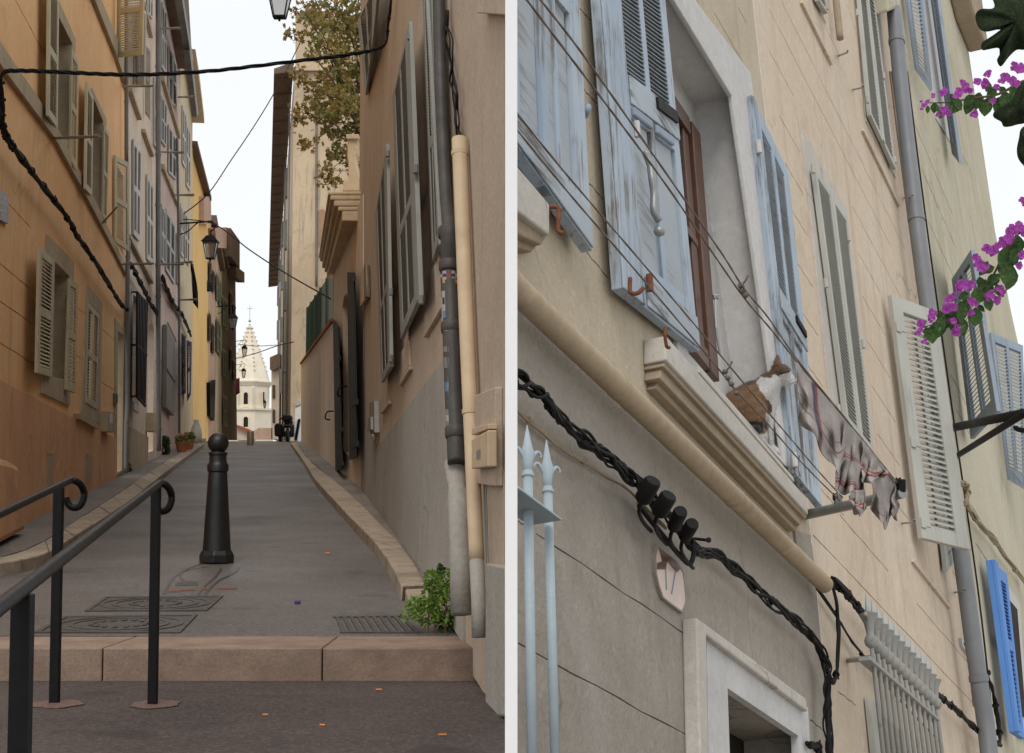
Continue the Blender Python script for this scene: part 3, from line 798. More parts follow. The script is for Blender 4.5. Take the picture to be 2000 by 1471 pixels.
# ------------------------------------------------------------------ pale cream house
def lhouse(label, pl, outer, mat, holes=(), thick=0.35, basept=None):
    P = [pl.at(*p) for p in outer]
    b = min(P, key=lambda p: p.z)
    h_ = thing('house', label, 'house', b)
    holed(MB_ := MB(), P, pl.n, list(holes), thick)
    MB_.build('wall', mat, h_)
    return h_
w_g = [(258,575),(271,588),(268,792),(256,782)]; w_d = [(289,640),(293,630),(298,634),(301,645),(299,880),(287,885)]
H2 = lhouse('pale cream house with black window guard between two grey downpipes', PL, ((243.3,940),(243.3,-900),(306,-900),(306,905)), M_CREAM2, [hole(PL, w_g, .2), hole(PL, w_d, .35)])
pane(H2, PL, w_g, .15, M_WHITESH)
MB().qbox(Quad(PL,[(289,636),(301,640),(299,880),(287,885)],-.3),0,1,0,1,-.03,0).build('door', M_GREYSH, H2)
surround(H2, PL, [(255,562),(273,582),(270,806),(252,796)], w_g, M_WHITESH, .02)
def closed(parent, pl, c, mat, n=22, off=.03, back=True):
    tl, tr, br, bl = c
    mt = lerp2(tl,tr,.5); mb = lerp2(bl,br,.5)
    shutter(parent, Quad(pl,[tl,mt,mb,bl],off), mat, n=n, single=False)
    shutter(parent, Quad(pl,[lerp2(tl,tr,.51),tr,br,lerp2(bl,br,.51)],off), mat, n=n, single=False)
    if back: MB().qbox(Quad(pl,c,off-.024),.02,.98,.01,.99,-.004,0).build('dark_backing', M_DKHOLE, parent)  # dark sheet gives the gaps between slats their shade
def pairs(parent, pl, lst, mat, n=16): 
    for c in lst: closed(parent, pl, c, mat, n)
pairs(H2, PL, [[(260,271),(275,291),(272,472),(260,458)], [(287,340),(298,362),(298,517),(287,506)], [(301,150),(311,166),(310,297),(301,284)], [(288,-40),(298,-25),(297,38),(288,26)]], M_WHITESH)
for c in ([(266,18,.03),(285,26,.3),(283,166,.3),(266,166,.03)], [(284,85,.03),(295,100,.14),(294,236,.14),(284,222,.03)], [(276,12,.03),(285,25,.2),(283,165,.2),(275,160,.03)]): shutter(H2, Quad(PL, c), M_WHITESH, n=16, single=False)
for a, b in (((258,172),(277,228)),((284,252),(301,300)),((284,4),(299,68)),((255,458),(300,548))):
    MB().prism([PL.at(a[0],a[1],.08),PL.at(b[0],b[1],.08),PL.at(b[0],b[1]+7,.08),PL.at(a[0],a[1]+7,.08)], -PL.n*.085).build('sill', M_TRIM, H2)
strip(H2, PL, [(252,834),(287,854)], [(250,930),(287,905)], M_TRIM, .03, 'dado')
M_CLOTHD = plain('dark cloth', lin(50,46,50), .95, 0, .1, .3, 10)
rod(H2, PL, (239,169), (298,168), .015, M_ZINC, .05, .9); rod(H2, PL, (240,516), (299,515), .015, M_ZINC, .05, .9)
gq_ = Quad(PL, [(268,571,.22),(289,594,.22),(284,795,.22),(267,776,.22)])
wg = thing('window_guard', 'black sheeted iron window guard box on the pale cream house', 'window guard', gq_.f(.5,1))
MB().qbox(gq_,0,1,0,1,-.02,0).build('sheet', M_BLACK, wg)
for t_ in (.0,.5,.985): MB().tube([PL.at(*lerp2((258,570),(257,778),t_),.01), gq_.f(0,t_), gq_.f(1,t_)], .02, 6).build('bracket', M_BLACK, wg)
for i in range(7): MB().qbox(gq_,i/7+.03,i/7+.09,-.01,1.01,.0,.015).build('bar', M_BLACK, wg)
q_ = Quad(PL, [(300,806),(308,810),(307,845),(299,843)], .15); o = MB().qbox(q_,0,1,0,1,-.15,0).build('meter_cabinet', M_TRIM, bevel=.01); tag(o, 'buff meter cabinet beside the arched doorway of the pale cream house', 'cabinet')
downpipe(H2, PL, [(309,-80),(309,200),(309,400),(309,640),(310,880)], 10, M_PIPE, .14, rings=9)

# ------------------------------------------------------------------ pink house
H3 = lhouse('pink house with grey eaves and mauve shutters', PL, ((306.3,905),(306.3,-60),(337,-60),(352,118),(352,880)), M_PINK, [hole(PL,[(317,650),(325,640),(323,800),(316,792)],.3)])
MB().qbox(Quad(PL,[(317,650),(325,640),(323,800),(316,792)],-.28),0,1,0,1,-.02,0).build('dark_backing', M_DKHOLE, H3)  # shade of the deep opening put in as a dark sheet
pairs(H3, PL, [[(316,4),(324,22),(323,145),(316,132)], [(329,88),(345,128),(344,212),(329,196)], [(315,186),(325,206),(324,288),(315,276)], [(329,243),(344,272),(343,352),(329,338)], [(315,398),(323,412),(322,520),(315,508)], [(324,408),(341,440),(340,556),(324,528)],[(345,455),(351,466),(351,560),(345,552)]], M_MAUVESH, 14)
for up, lo in (([(314,147),(347,262)],[(314,157),(347,271)]), ([(314,320),(346,400)],[(314,330),(346,408)]), ([(314,545),(350,622)],[(314,554),(350,629)])): strip(H3, PL, up, lo, M_TRIM, .08, 'string_course')
MB().prism([PL.at(*p) for p in ((317,-30),(347,134),(352,134),(340,-30))], PL.n*.35).build('eaves', M_ROOF, H3)
MB().prism([PL.at(*p,.35) for p in ((337,-25),(362,118),(366,116),(341,-25))], PL.n*.16).build('gutter', M_ZINC, H3)
gq3 = Quad(PL, [(326,634),(342,668),(340,812),(325,795)], .12)
gt = MB().qbox(gq3,0,1,0,1,-.1,0).build('metal_gate', M_ZINC, H3)
for i in range(12): MB().tube([gq3.f(i/11,-.03,.02), gq3.f(i/11,-.0,.02)], .02, 5).build('spike', M_ZINC, gt)
MB().qbox(gq3,0,1,.53,.55,0,.03).build('gate_rail', M_ZINC, gt)
for a, b in (((316,56),(351,55)),((316,297),(357,298)),((316,516),(357,516))): rod(H3, PL, a, b, .018, M_ZINC, .1, 1.2)
downpipe(H3, PL, [(346,270),(348,420),(350,640),(350,870)], 5, M_PIPE, .1, rings=4)
# yellow house
H4 = lhouse('straw yellow house with white shutters and blue ground floor shutters', PL, ((352.3,880),(352.3,90),(362,133),(376,222),(376,868)), M_YEL)
pairs(H4, PL, [[(356,205),(363,222),(362,330),(356,318)], [(364,238),(371,255),(371,374),(364,362)], [(353,398),(359,412),(358,505),(353,496)], [(361,412),(370,432),(369,520),(361,508)]], M_WHITESH, 12)
for c in ([(355,650,.05),(362,656,.2),(362,768,.2),(355,772,.05)], [(365,664,.1),(374,668,.5),(372,770,.5),(366,783,.1)]): shutter(H4, Quad(PL,c), M_BLUESH, n=14, single=False)
MB().prism([PL.at(*p) for p in ((354,95),(362,133),(375,222),(376,240))], PL.n*.4).build('eaves', M_YEL, H4)
MB().prism([PL.at(*p,.4) for p in ((358,98),(374,228),(377,222),(362,98))], PL.n*.15).build('gutter', M_ZINC, H4)
for a, b in (((348,190),(379,189)),((343,381),(377,381)),((350,586),(384,585)),((352,513),(374,512))): rod(H4, PL, a, b, .02, M_ZINC, .1, 1.3)
# golden house and the rest of the row
def far_house(label, outer, mat, wins, shmat, eave=None, n=10, ed=.25):
    h_ = lhouse(label, PL2, outer, mat, (), .6)
    for c in wins:
        w_ = MB().qbox(Quad(PL2, c, .02),0,1,0,1,-.02,.0).build('window_surround', M_TRIM, h_)
        closed(h_, PL2, inset(c,.86), shmat, n, .09, True)
    if eave:
        MB().prism([PL2.at(*p) for p in eave], PL2.n*ed).build('eaves', M_ROOF, h_)
    return h_
H5 = far_house('tall plain golden ochre house past the lantern', ((376.3,872),(376.3,290),(401,384),(407,400),(407,866)), M_GOLD, [], M_DKSH, [(371,275),(401,384),(401,392),(371,284)])
MB().prism([PL2.at(*p,.2) for p in ((399,384),(412,384),(413,438),(399,438))], -PL2.n*.9).build('chimney', M_PEACH, H5)
H6 = far_house('peach house with dark windows and a black grille', ((407.3,866),(407.3,420),(421,470),(421,862)), M_PEACH, [[(409,505),(413,512),(413,560),(409,555)],[(415,524),(419,530),(419,575),(415,570)],[(408,606),(412,612),(412,672),(408,668)],[(414,626),(419,634),(418,696),(414,690)]], M_DKSH, [(412,420),(430,520),(430,530),(412,436)])
q6 = Quad(PL2, [(410,748),(421,742),(419,822),(411,812)], .15)
wg6 = MB().qbox(q6,0,1,0,1,-.15,0).build('window_grille', M_BLACK, H6)
H7 = far_house('narrow straw yellow house with grey green shutters', ((421.3,862),(421.3,480),(433,515),(433,860)), M_YEL, [[(423,530),(427,536),(427,592),(423,588)],[(423,616),(431,630),(431,700),(423,690)],[(428,545),(432,550),(432,602),(428,598)]], M_GREENSH, [(424,452),(438,512),(438,526),(424,470)])
H8 = far_house('dark olive house with green shutters and overhanging eaves', ((433.3,860),(433.3,470),(447,510),(447,858)), M_OLIVE, [[(435,576),(444,586),(444,646),(435,640)],[(435,680),(444,688),(444,742),(435,736)],[(436,770),(444,776),(444,834),(436,832)]], M_GREENSH, [(431,445),(452,470),(452,525),(431,500)], ed=.5)
MB().prism([PL2.at(*p,.3) for p in ((420,446),(444,444),(450,486),(424,484))], -PL2.n*1.2).build('roof_attic', M_PEACH, H8)
H9 = far_house('last grey brown house of the left row below the church', ((447.3,858),(447.3,530),(460,548),(463,860)), M_GREYB, [[(449,566),(453,570),(453,622),(449,620)],[(455,590),(459,594),(459,640),(455,638)],[(449,676),(453,680),(453,728),(449,726)],[(455,700),(459,704),(459,750),(455,748)]], M_DKSH, [(444,520),(463,532),(463,552),(444,542)], ed=.5)
# laundry on the yellow house and peach house
def cloth(name, label, pl, outline, off, mat, waves=3, amp=.04, rows=8, group=None):
    """hanging cloth: outline = left edge points top->bottom and right edge points top->bottom"""
    L, Rr = outline; m = MB(); k = 10; n = rows
    def along(e, t):
        i = min(int(t*(len(e)-1)), len(e)-2); return lerp2(e[i], e[i+1], t*(len(e)-1)-i)
    for j in range(n+1):
        a = along(L, j/n); b = along(Rr, j/n)
        for i in range(k+1):
            x, y = lerp2(a, b, i/k)
            m.v.append(pl.at(x, y, off + amp*math.sin(i/k*waves*6.28 + j*.35)*(0.3+.7*j/n)))
    m.f = [(j*(k+1)+i, j*(k+1)+i+1, (j+1)*(k+1)+i+1, (j+1)*(k+1)+i) for j in range(n) for i in range(k)]
    o = m.build(name, mat, smooth=True)
    sl = o.modifiers.new('solid', 'SOLIDIFY'); sl.thickness = .012
    return tag(o, label, 'laundry', group)
cloth('laundry', 'dark clothes hanging below the first lantern on the yellow house', PL, ([(373,514),(374,545),(375,560),(377,590)],[(377,516),(384,550),(387,575),(386,603)]), .9, M_CLOTHD)
cloth('laundry', 'dark cloth hanging on the peach house', PL2, ([(404,548),(404,570)],[(414,552),(415,569)]), 1.0, M_CLOTHD)
M_CLOTHR = plain('dark red cloth', lin(96,42,44), .95, 0, .1, .4, 3)
cloth('laundry', 'dark red laundry at the end of the row by the church', PL2, ([(460,740),(461,772)],[(468,738),(468,768)]), 1.2, M_CLOTHR)

# ------------------------------------------------------------------ lanterns on brackets
M_LGLASS = plain('lantern glass', lin(200,200,195), .1, 0, .5, .1, 5, 0); M_LGLASS.node_tree.nodes['Principled BSDF'].inputs['Transmission Weight'].default_value = .85; M_LGLASS.node_tree.nodes['Principled BSDF'].inputs['IOR'].default_value = 1.05
def lantern(label, pl, cx, cy, wpx, hpx, wall_px, off=None, depth=None, scroll=True):
    """cx,cy: photograph centre of the lantern; wall_px: where its bracket meets the wall"""
    A = pl.at(*wall_px, 0.02) if pl else None
    D = depth if depth else A.dot(FWD)*0.99
    c = atD(cx, cy, D); s = D/F; W = wpx*s; Hh = hpx*s
    t = thing('street_lantern', label, 'street lantern', c - V((0,0,Hh*.5)), 'street lanterns')
    up = V((0,0,1)); 
    def sq(w, z, n=4, r0=45): return [c + V((math.cos(R(r0+90*i))*w*.7071, math.sin(R(r0+90*i))*w*.7071, z)) for i in range(n)]
    def frus(w0, z0, w1, z1): 
        a = sq(w0, z0); b = sq(w1, z1); return MB().add(a+b, [(0,1,2,3),(7,6,5,4)]+[(i,(i+1)%4,(i+1)%4+4,i+4) for i in range(4)])
    zt, zb = Hh*.22, -Hh*.36
    frus(W*.88, zt, W*.5, zb).build('glass', M_LGLASS, t)
    m_ = frus(W*1.05, zt, W*.62, zt+Hh*.15); a = frus(W*.62, zt+Hh*.15, W*.5, zt+Hh*.2); m_.add(a.v, a.f)
    a = frus(W*1.08, zt-Hh*.025, W*1.08, zt+.001); m_.add(a.v, a.f)
    m_.build('roof_cap', M_BLACK, t)
    m_ = MB()
    for p, q in zip(sq(W*.9, zt), sq(W*.52, zb)): m_.tube([p, q], W*.035, 5)
    a = frus(W*.56, zb-Hh*.04, W*.56, zb); m_.add(a.v, a.f)
    m_.build('frame', M_BLACK, t)
    MB().lathe(c+V((0,0,zb-Hh*.14)), [(0.002,0),(W*.07,Hh*.03),(W*.03,Hh*.06),(W*.1,Hh*.08),(W*.05,Hh*.11)], 10).build('finial', M_BLACK, t, smooth=True)
    top = c+V((0,0,zt+Hh*.2))
    MB().tube([top, top+V((0,0,Hh*.18))], W*.06, 6).build('stem', M_BLACK, t)
    if pl:
        e = top+V((0,0,Hh*.18)); lift = Hh*.42
        hook = [e]
        for i in range(1, 9): 
            a_ = R(-90+i*27); hook.append(e + V((math.cos(a_)*W*.3, 0, W*.3+math.sin(a_)*W*.3)))
        z1 = max(p.z for p in hook)+W*.05
        arm = [V((A.x, A.y, z1)), V((e.x+W*.1, e.y, z1))]
        MB().tube(spline(hook,2), W*.045, 6).build('scroll', M_BLACK, t, smooth=True)
        MB().tube(arm, W*.06, 6).build('bracket_arm', M_BLACK, t)
        B = V((A.x, A.y, z1-(e-A).length*.28)); MB().tube(spline([B, B.lerp(arm[1],.25)+V((0,0,-.02)), B.lerp(arm[1],.5)+V((0,0,Hh*.12)), arm[0].lerp(arm[1],.62)],4), W*.04, 6).build('brace', M_BLACK, t)
    return t
lantern('largest black lantern on a bracket from the yellow house', PL, 411, 484, 29, 56, (349,432))
lantern('second black lantern hanging before the dark olive house', PL2, 455, 628, 17, 36, (424,592))
lantern('third black lantern against the spire top half', PL2, 477.5, 686, 10.5, 26, (461,666))
lantern('fourth black lantern against the spire below the third', PL2, 476, 729, 8.5, 22, (462,712))
lantern('smallest black lantern in front of the church drum', None, 517, 790, 6, 18, None, depth=100)
lantern('black lantern cut by the top of the street view', None, 546, 6, 44, 74, None, depth=24)
# ------------------------------------------------------------------ church at the top of the lane
ch0 = atY(485, 860, 175); s = 175/F*1.003
CH = thing('church_tower', 'pale stone church tower with crocketed spire and cross', 'church tower', ch0 - V((0,0,6)))
def zpx(py): return atY(485, py, 175).z
def octring(w, z, n=8, r0=22.5): return [V((ch0.x + math.cos(R(r0+360*i/n))*w/2/math.cos(R(180/n)), ch0.y + math.sin(R(r0+360*i/n))*w/2/math.cos(R(180/n)), z)) for i in range(n)]
def drum(w0, z0, w1, z1, n=8): a = octring(w0,z0,n); b = octring(w1,z1,n); return MB().add(a+b, [list(range(n))[::-1], list(range(n,2*n))]+[(i,(i+1)%n,(i+1)%n+n,i+n) for i in range(n)])
drum(92*s, ch0.z-8, 90*s, zpx(803)).build('base', M_CHURCH, CH)
drum(96*s, zpx(803), 96*s, zpx(799)).build('cornice', M_CHURCH, CH)
drum(76*s, zpx(799), 76*s, zpx(754)).build('belfry', M_CHURCH, CH)
drum(78*s, zpx(756), 86*s, zpx(748)).build('cornice', M_CHURCH, CH)
drum(86*s, zpx(748), 84*s, zpx(745)).build('cornice_top', M_CHURCH, CH)
sp = drum(77*s, zpx(745), 68*s, zpx(728)); sp.build('spire_foot', M_CHURCH, CH)
z0, z1 = zpx(728), zpx(636)
for k in range(11):        # courses of the spire, each with its crockets on the arrises
    t0, t1 = k/11, (k+1)/11
    w0 = (68+(5-68)*t0)*s; w1 = (68+(5-68)*t1)*s
    c_ = drum(w0, z0+(z1-z0)*t0, w1*1.01, z0+(z1-z0)*t1).build('spire_course', M_CHURCH, CH)
    for p in octring(w0*1.0, z0+(z1-z0)*(t0+.03)):
        d = (p - V((ch0.x, ch0.y, p.z))).normalized()
        MB().prism([p-d*.1+V((0,0,.1)), p+d*.07+V((0,0,.1)), p+d*.10+V((0,0,.02)), p-d*.05+V((0,0,-.1))], V((-d.y, d.x, 0))*.16).build('crocket', M_CHURCH, c_)
M_LEAD = plain('lead grey', lin(176,178,176), .5, .3)
MB().lathe(V((ch0.x,ch0.y,zpx(641))), [(2.4*s,0),(1.8*s,4*s),(1.6*s,8*s)], 10).build('spire_tip', M_LEAD, CH)
MB().lathe(V((ch0.x,ch0.y,zpx(630))), [(0.01,0),(2.4*s,1.5*s),(2.8*s,3*s),(2.2*s,5*s),(0.01,6.5*s)], 12).build('ball', M_LEAD, CH, smooth=True)
m = MB().tube([V((ch0.x,ch0.y,zpx(626))), V((ch0.x,ch0.y,zpx(596)))], .35*s, 6); m.tube([V((ch0.x-5.5*s,ch0.y,zpx(603))), V((ch0.x+5.5*s,ch0.y,zpx(603)))], .35*s, 6); m.build('cross', M_BLACK, CH)
def archwin(cx, cy, w, h, Y, name='window'):
    c = atY(cx, cy, Y); W, Hh = w*s, h*s
    pts = [c+V((-W/2,0,-Hh/2)), c+V((W/2,0,-Hh/2)), c+V((W/2,0,Hh*.2))]+[c+V((math.cos(R(a))*W/2,0,Hh*.2+math.sin(R(a))*W/2)) for a in (30,60,90,120,150)]+[c+V((-W/2,0,Hh*.2))]
    big = [c+(p-c)*1.35 for p in pts]
    o = MB().ring(big, pts, (0,.4,0)).build(name, M_CHURCH, CH)
    MB().prism([p+V((0,.12,0)) for p in pts], (0,.3,0)).build('louvre_pane', M_DKHOLE, o)
archwin(480, 776, 8.5, 27, 175-38*s-.12); archwin(480, 823, 9, 22, 175-45.5*s-.12)
archwin(515, 772, 3, 26, 175-32*s)
for x in (495, 466): 
    for k in range(9):
        c = atY(x, 757+k*4.5, 175-38*s-.05); MB().box(c, 5*s, .25, 2.6*s).build('quoin', M_CHURCH, CH)
# little house at the church foot
LHp = [atY(462,860,130), atY(487,860,130), atY(487,851,130), atY(475,838,130), atY(462,834,130)]
o = thing('small_house', 'tiny cream house with tiled roof below the church tower', 'house', LHp[0]); MB().prism(LHp, (0,3,0)).build('wall', M_CREAM2, o)
MB().prism([atY(460,829,129.7), atY(476,836,129.7), atY(490,850,129.7), atY(490,853,129.7), atY(475,840,129.7), atY(460,833,129.7)], (0,3.6,0)).build('roof', M_TILE, o)
# low pinkish wall right of the tower
o = MB().prism([atY(*p,125) for p in ((496,858),(532,858),(532,836),(505,836),(496,842))], (0,.5,0)).build('boundary_wall', M_PEACH); tag(o, 'low pinkish wall in front of the church tower base', 'wall')

# ------------------------------------------------------------------ right row, far to near
FARR = PG
R6 = thing('house', 'far small house with dark eaves right of the church', 'house', atY(534,858,125))
MB().prism([atY(*p,125) for p in ((530,858),(530,722),(545,714),(545,858))], (0,6,0)).build('wall', M_CREAM2, R6)
MB().prism([atY(*p,124.5) for p in ((527,722),(527,698),(545,690),(545,716),(533,724))], (0,7,0)).build('eaves', M_ROOF, R6)
for y in (752,800): MB().prism([atY(*p,124.9) for p in ((532,y),(537,y),(537,y+26),(532,y+26))], (0,.2,0)).build('shutter', M_DKSH, R6)
# tall house: long facade receding, stained end wall towards us
e0 = PG.at(567, 858); YE = e0.y
PE = Plane((0, YE, 0), (0, -1, 0))
R4 = thing('house', 'tall long house with stained cream end wall and deep brown eaves', 'house', e0)
ztop = PE.at(575, 140).z
far = PG.at(541.5, 700)
def on(px, py): return PG.at(px, py)
Pw = [V((e0.x,e0.y,e0.z-1)), V((far.x,far.y,e0.z-4)), V((far.x,far.y,PE.at(567,150).z)), V((e0.x,e0.y,PE.at(567,150).z))]
MB().prism(Pw, -PG.n*.4).build('street_wall', M_STAINED, R4)
xr = PE.at(735, 500).x
endp = [V((e0.x+.004,YE,e0.z-1)), V((xr,YE,e0.z-1)), V((xr,YE,PE.at(600,135).z)), V((e0.x+.004,YE,PE.at(600,135).z))]
MB().prism(endp, (0,.5,0)).build('end_wall', M_STAINED, R4)
# upper storey block with tiles
MB().prism([PE.at(*p) for p in ((577,136),(577,30),(735,30),(735,136))], (0,5,0)).build('attic', M_STAINED, R4)
MB().prism([PE.at(*p)-V((0,.25,0)) for p in ((571,140),(571,133),(640,133),(735,133),(735,140))], (0,.4,0)).build('cornice', M_ORNA, R4)
for i in range(18): 
    c = PE.at(576+i*6, 26); MB().lathe(c+V((0,-.2,0)), [(.055,0),(.055,2.5)], 8, (0,1,.12)).build('roof_tile', M_TILE, R4)
# deep eaves running down the street: sloping soffit and gutter
zt = PE.at(567,143).z
EA = V((e0.x,YE-.3,zt)); EB = V((far.x,far.y,zt)); ov = PG.n*0.95
sof = MB(); sof.hexa([EA, EB, EB+ov+V((0,0,-.15)), EA+ov+V((0,0,-.15)), EA+V((0,0,.5)), EB+V((0,0,.5)), EB+ov+V((0,0,.12)), EA+ov+V((0,0,.12))])
sof.build('eaves', M_ROOF, R4)
for i in range(26):
    t_ = (i+.3)/26; a = EA.lerp(EB,t_); MB().hexa([a+V((0,0,-.1)), a+V((0,.12,-.1)), a+ov*.92+V((0,.12,-.24)), a+ov*.92+V((0,0,-.24)), a, a+V((0,.12,0)), a+ov*.92+V((0,.12,-.1)), a+ov*.92+V((0,0,-.1))]).build('rafter', M_ROOF, R4)
for x, w in ((563,3),(555,3),(549,2),(545,2)):
    a = PG.at(x, 500, .15); MB().tube([V((a.x,a.y,e0.z-2)), V((a.x,a.y,zt))], pxm(a,w)/2, 8).build('downpipe', M_ZINC, R4, smooth=True)
for x in (559, 552, 547, 543.5):
    for zf in (.25,.45,.65,.82):
        a = PG.at(x, 600, .05); z = e0.z+(zt-e0.z)*zf
        w = .5; tdir = V((-PG.n.y, PG.n.x, 0))
        MB().prism([a+tdir*w+V((0,0,z-a.z)), a-tdir*w+V((0,0,z-a.z)), a-tdir*w+V((0,0,z-a.z+1.7)), a+tdir*w+V((0,0,z-a.z+1.7))], PG.n*.12).build('shutter', M_GREYSH, R4)
downpipe(R4, PE, [(618,164),(618,300),(618,420),(618,560)], 4.5, M_ZINC, .1, rings=4)
for c, mt in (([(647,210),(665,210),(665,236),(647,236)],M_WHITESH),):
    pane(R4, PE, c, -.06, mt); MB().prism([PE.at(c[3][0]-1,c[3][1]+1)-V((0,.15,0)), PE.at(c[2][0]+1,c[2][1]+1)-V((0,.15,0)), PE.at(c[2][0]+1,c[2][1]+4)-V((0,.15,0)), PE.at(c[3][0]-1,c[3][1]+4)-V((0,.15,0))],(0,.15,0)).build('sill', M_ORNA, R4)
MB().prism([PE.at(*p)-V((0,.03,0)) for p in ((619,328),(735,328),(735,333),(619,333))],(0,.05,0)).build('string_course', M_ORNA, R4)
M_PATCHB = stucco('bare brown plaster', lin(190,152,116), lin(166,126,92), None, (0,0,0))
MB().prism([PE.at(*p)-V((0,.006,0)) for p in ((620,412),(632,408),(637,416),(637,470),(630,486),(620,480))],(0,.01,0)).build('bare_patch', M_PATCHB, R4)
# garden wall with green mesh fence
yg0, yg1 = _h.y, _g.y
GW = thing('garden_wall', 'pinkish rendered garden wall with terracotta coping on the right', 'garden wall', _g)
cw = [PG.at(*p) for p in ((588,866),(588,712),(651,627),(651,915))]
MB().prism(cw, -PG.n*.3).build('wall', M_GARDEN, GW, bevel=.02)
k = 16
for i in range(k):
    a = PG.at(*lerp2((588,712),(651,627),i/k)); b = PG.at(*lerp2((588,712),(651,627),(i+.95)/k))
    MB().hexa([a+PG.n*.05, b+PG.n*.05, b-PG.n*.35, a-PG.n*.35]+[p+V((0,0,.05)) for p in (a+PG.n*.05, b+PG.n*.05, b-PG.n*.35, a-PG.n*.35)]).build('coping_tile', M_TILE, GW)
M_MESH = plain('green mesh plastic', lin(58,78,64), .6, 0, .3, .3, 6)
fq = Quad(PG, [(600,600),(654,520),(654,622),(599,694)], -.1)
FE = thing('mesh_fence', 'dark green wire mesh fence on top of the garden wall', 'fence', fq.f(.5,1))
for i in range(6): MB().tube([fq.f(i/5,0), fq.f(i/5,1.02)], .035, 8).build('post', M_MESH, FE)
m = MB()
for i in range(46): m.tube([fq.f(i/46,.03), fq.f(i/46,1)], .009, 4)
for j in range(18): m.tube([fq.f(0,.03+.97*j/17), fq.f(1,.03+.97*j/17)], .009, 4)
m.build('wire_mesh', M_MESH, FE, kind='stuff')
m = MB(); m.qbox(fq,.02,.62,.03,1,-.03,-.02); m.build('windbreak_sheet', M_MESH, FE)

# ------------------------------------------------------------------ gate pavilion with cornice
PGa = PR
GP = thing('gate_pavilion', 'cream gateway pavilion with heavy moulded cornice and scroll', 'gateway', PG.at(690,940))
gp = [PG.at(*p) for p in ((651.3,915),(651.3,520),(709,380),(711,960))]
ahole = [PG.at(*p) for p in ((671,880),(669,600),(672,580),(676,573),(679,580),(680,600),(681,890))]
holed(m := MB(), gp, PG.n, [(ahole, .3, True)], .4); m.build('wall', M_GARDEN, GP)
yN = PG.at(690, 900).y; 
# cornice: stacked mouldings, near end faces the camera
def mould(x0, x1, yt, yb, xl_far, yt_far, yb_far, mat, nm):
    Yn, Yf = 24.6, 34.0
    a = [atY(x0,yt,Yn), atY(x1,yt,Yn), atY(x1,yb,Yn), atY(x0,yb,Yn)]
    b = [atY(xl_far,yt_far,Yf), atY(x1,yt_far,Yf), atY(x1,yb_far,Yf), atY(xl_far,yb_far,Yf)]
    return MB().hexa(a+b).build(nm, mat, GP, bevel=.02)
mould(641,723,374,381,622.5,500,505,M_ORNA,'cornice_cap')
mould(645,723,381.3,391,625,505.3,511,M_ORNA,'cornice_ovolo')
mould(652,723,391.3,403,629,511.3,524,M_ORNA,'cornice_corona')
mould(660,723,403.3,412,634,524.3,532,M_ORNA,'cornice_bed')
mould(668,723,412.3,432,638,532.3,545,M_ORNA,'frieze')
Yv = 26.5
sc_ = [(679,264),(698,264),(700,280),(697,284),(700,290),(699,300),(694,306),(696,320),(702,346),(710,356),(723,360),(723,373),(668,373),(672,356),(680,346),(680,318),(678,306)]
MB().prism([atY(*p,Yv) for p in sc_], (0,.5,0)).build('scroll_pier', M_ORNA, GP, bevel=.02)
MB().prism([atY(*p,Yv-.05) for p in ((676,262),(701,262),(701,271),(676,271))], (0,.6,0)).build('pier_cap', M_ORNA, GP, bevel=.01)
def gate(c4, label, hinges):
    q = Quad(PG, c4); t = thing('iron_gate', label, 'gate', q.f(.5,1))
    MB().qbox(q,0,1,0,1,-.02,0).build('leaf', M_BLACK, t, bevel=.005)
    for h_ in hinges:
        MB().qbox(q,.6,1.1,h_,h_+.03,-.02,.02).build('hinge', M_BLACK, t)
    a = q.f(.1,.62,.03); MB().tube(spline([a, a+V((-.1,-.1,-.02)), a+V((-.13,-.12,-.14)), a+V((-.05,-.06,-.16))],4), .014, 6).build('handle', M_BLACK, t)
    return t
gate([(650,623,.05),(661,638,.12),(668,916,.12),(655,920,.05)], 'black iron gate leaf standing open at the garden wall end', (.22,.72,.95))
gate([(678,532,.05),(691,532,.14),(697,892,.14),(682,899,.05)], 'tall black iron gate leaf beside the plaque', (.02,.7,.92))
M_PLAQ = plain('cream plaque', lin(206,182,146), .6, 0, .3, .2, 8)
pq = Quad(PR, [(703,532),(714,517),(715,580),(703,600)], .06); o = thing('wall_plaque', 'small cream plaque on the buff wall above the gate', 'plaque', pq.f(.5,1))
MB().qbox(pq,0,1,0,1,-.04,0).build('slab', M_PLAQ, o, bevel=.005); MB().qbox(pq,.86,1,0,1,-.05,.01).build('edge', M_DKSH, o)

# ------------------------------------------------------------------ near house on the right
RN = thing('house', 'buff rough rendered house with grey base and grey shutters on the right', 'house', PR.at(850,1120))
n_ = PR.n
def prz(px, py): return PR.at(px, py)
near_b = prz(986, 1345); 
xn = prz(986, 700)
outer = [V((xn.x,xn.y,-0.9)), V((xn.x,xn.y,2.9)), V((prz(698,900).x,prz(698,900).y,8.2)), prz(698,960)]
rh = []
win_r = [[(770,214),(797,110),(818,560),(788,655)], [(738,430),(756,330),(762,690),(749,742)]]
rh = []
holed(m := MB(), outer, n_, rh, 0); m.build('wall', M_RWALL, RN)
bk = [V((xn.x+.004,xn.y,-0.9)), V((prz(698,900).x+.35,prz(698,900).y,-.9)), V((prz(698,900).x+.35,prz(698,900).y,8.2)), V((xn.x+.004,xn.y,2.9))]
MB().add(bk, [(0,1,2,3)]).build('back_wall', M_RWALL, RN)
MB().add([outer[2], outer[3]+V((0,0,-1)), bk[1], bk[2]], [(0,1,2,3)]).build('gable_wall', M_RWALL, RN)
MB().add([outer[1], outer[2], bk[2], bk[3]], [(0,1,2,3)]).build('roof', M_TILE, RN)
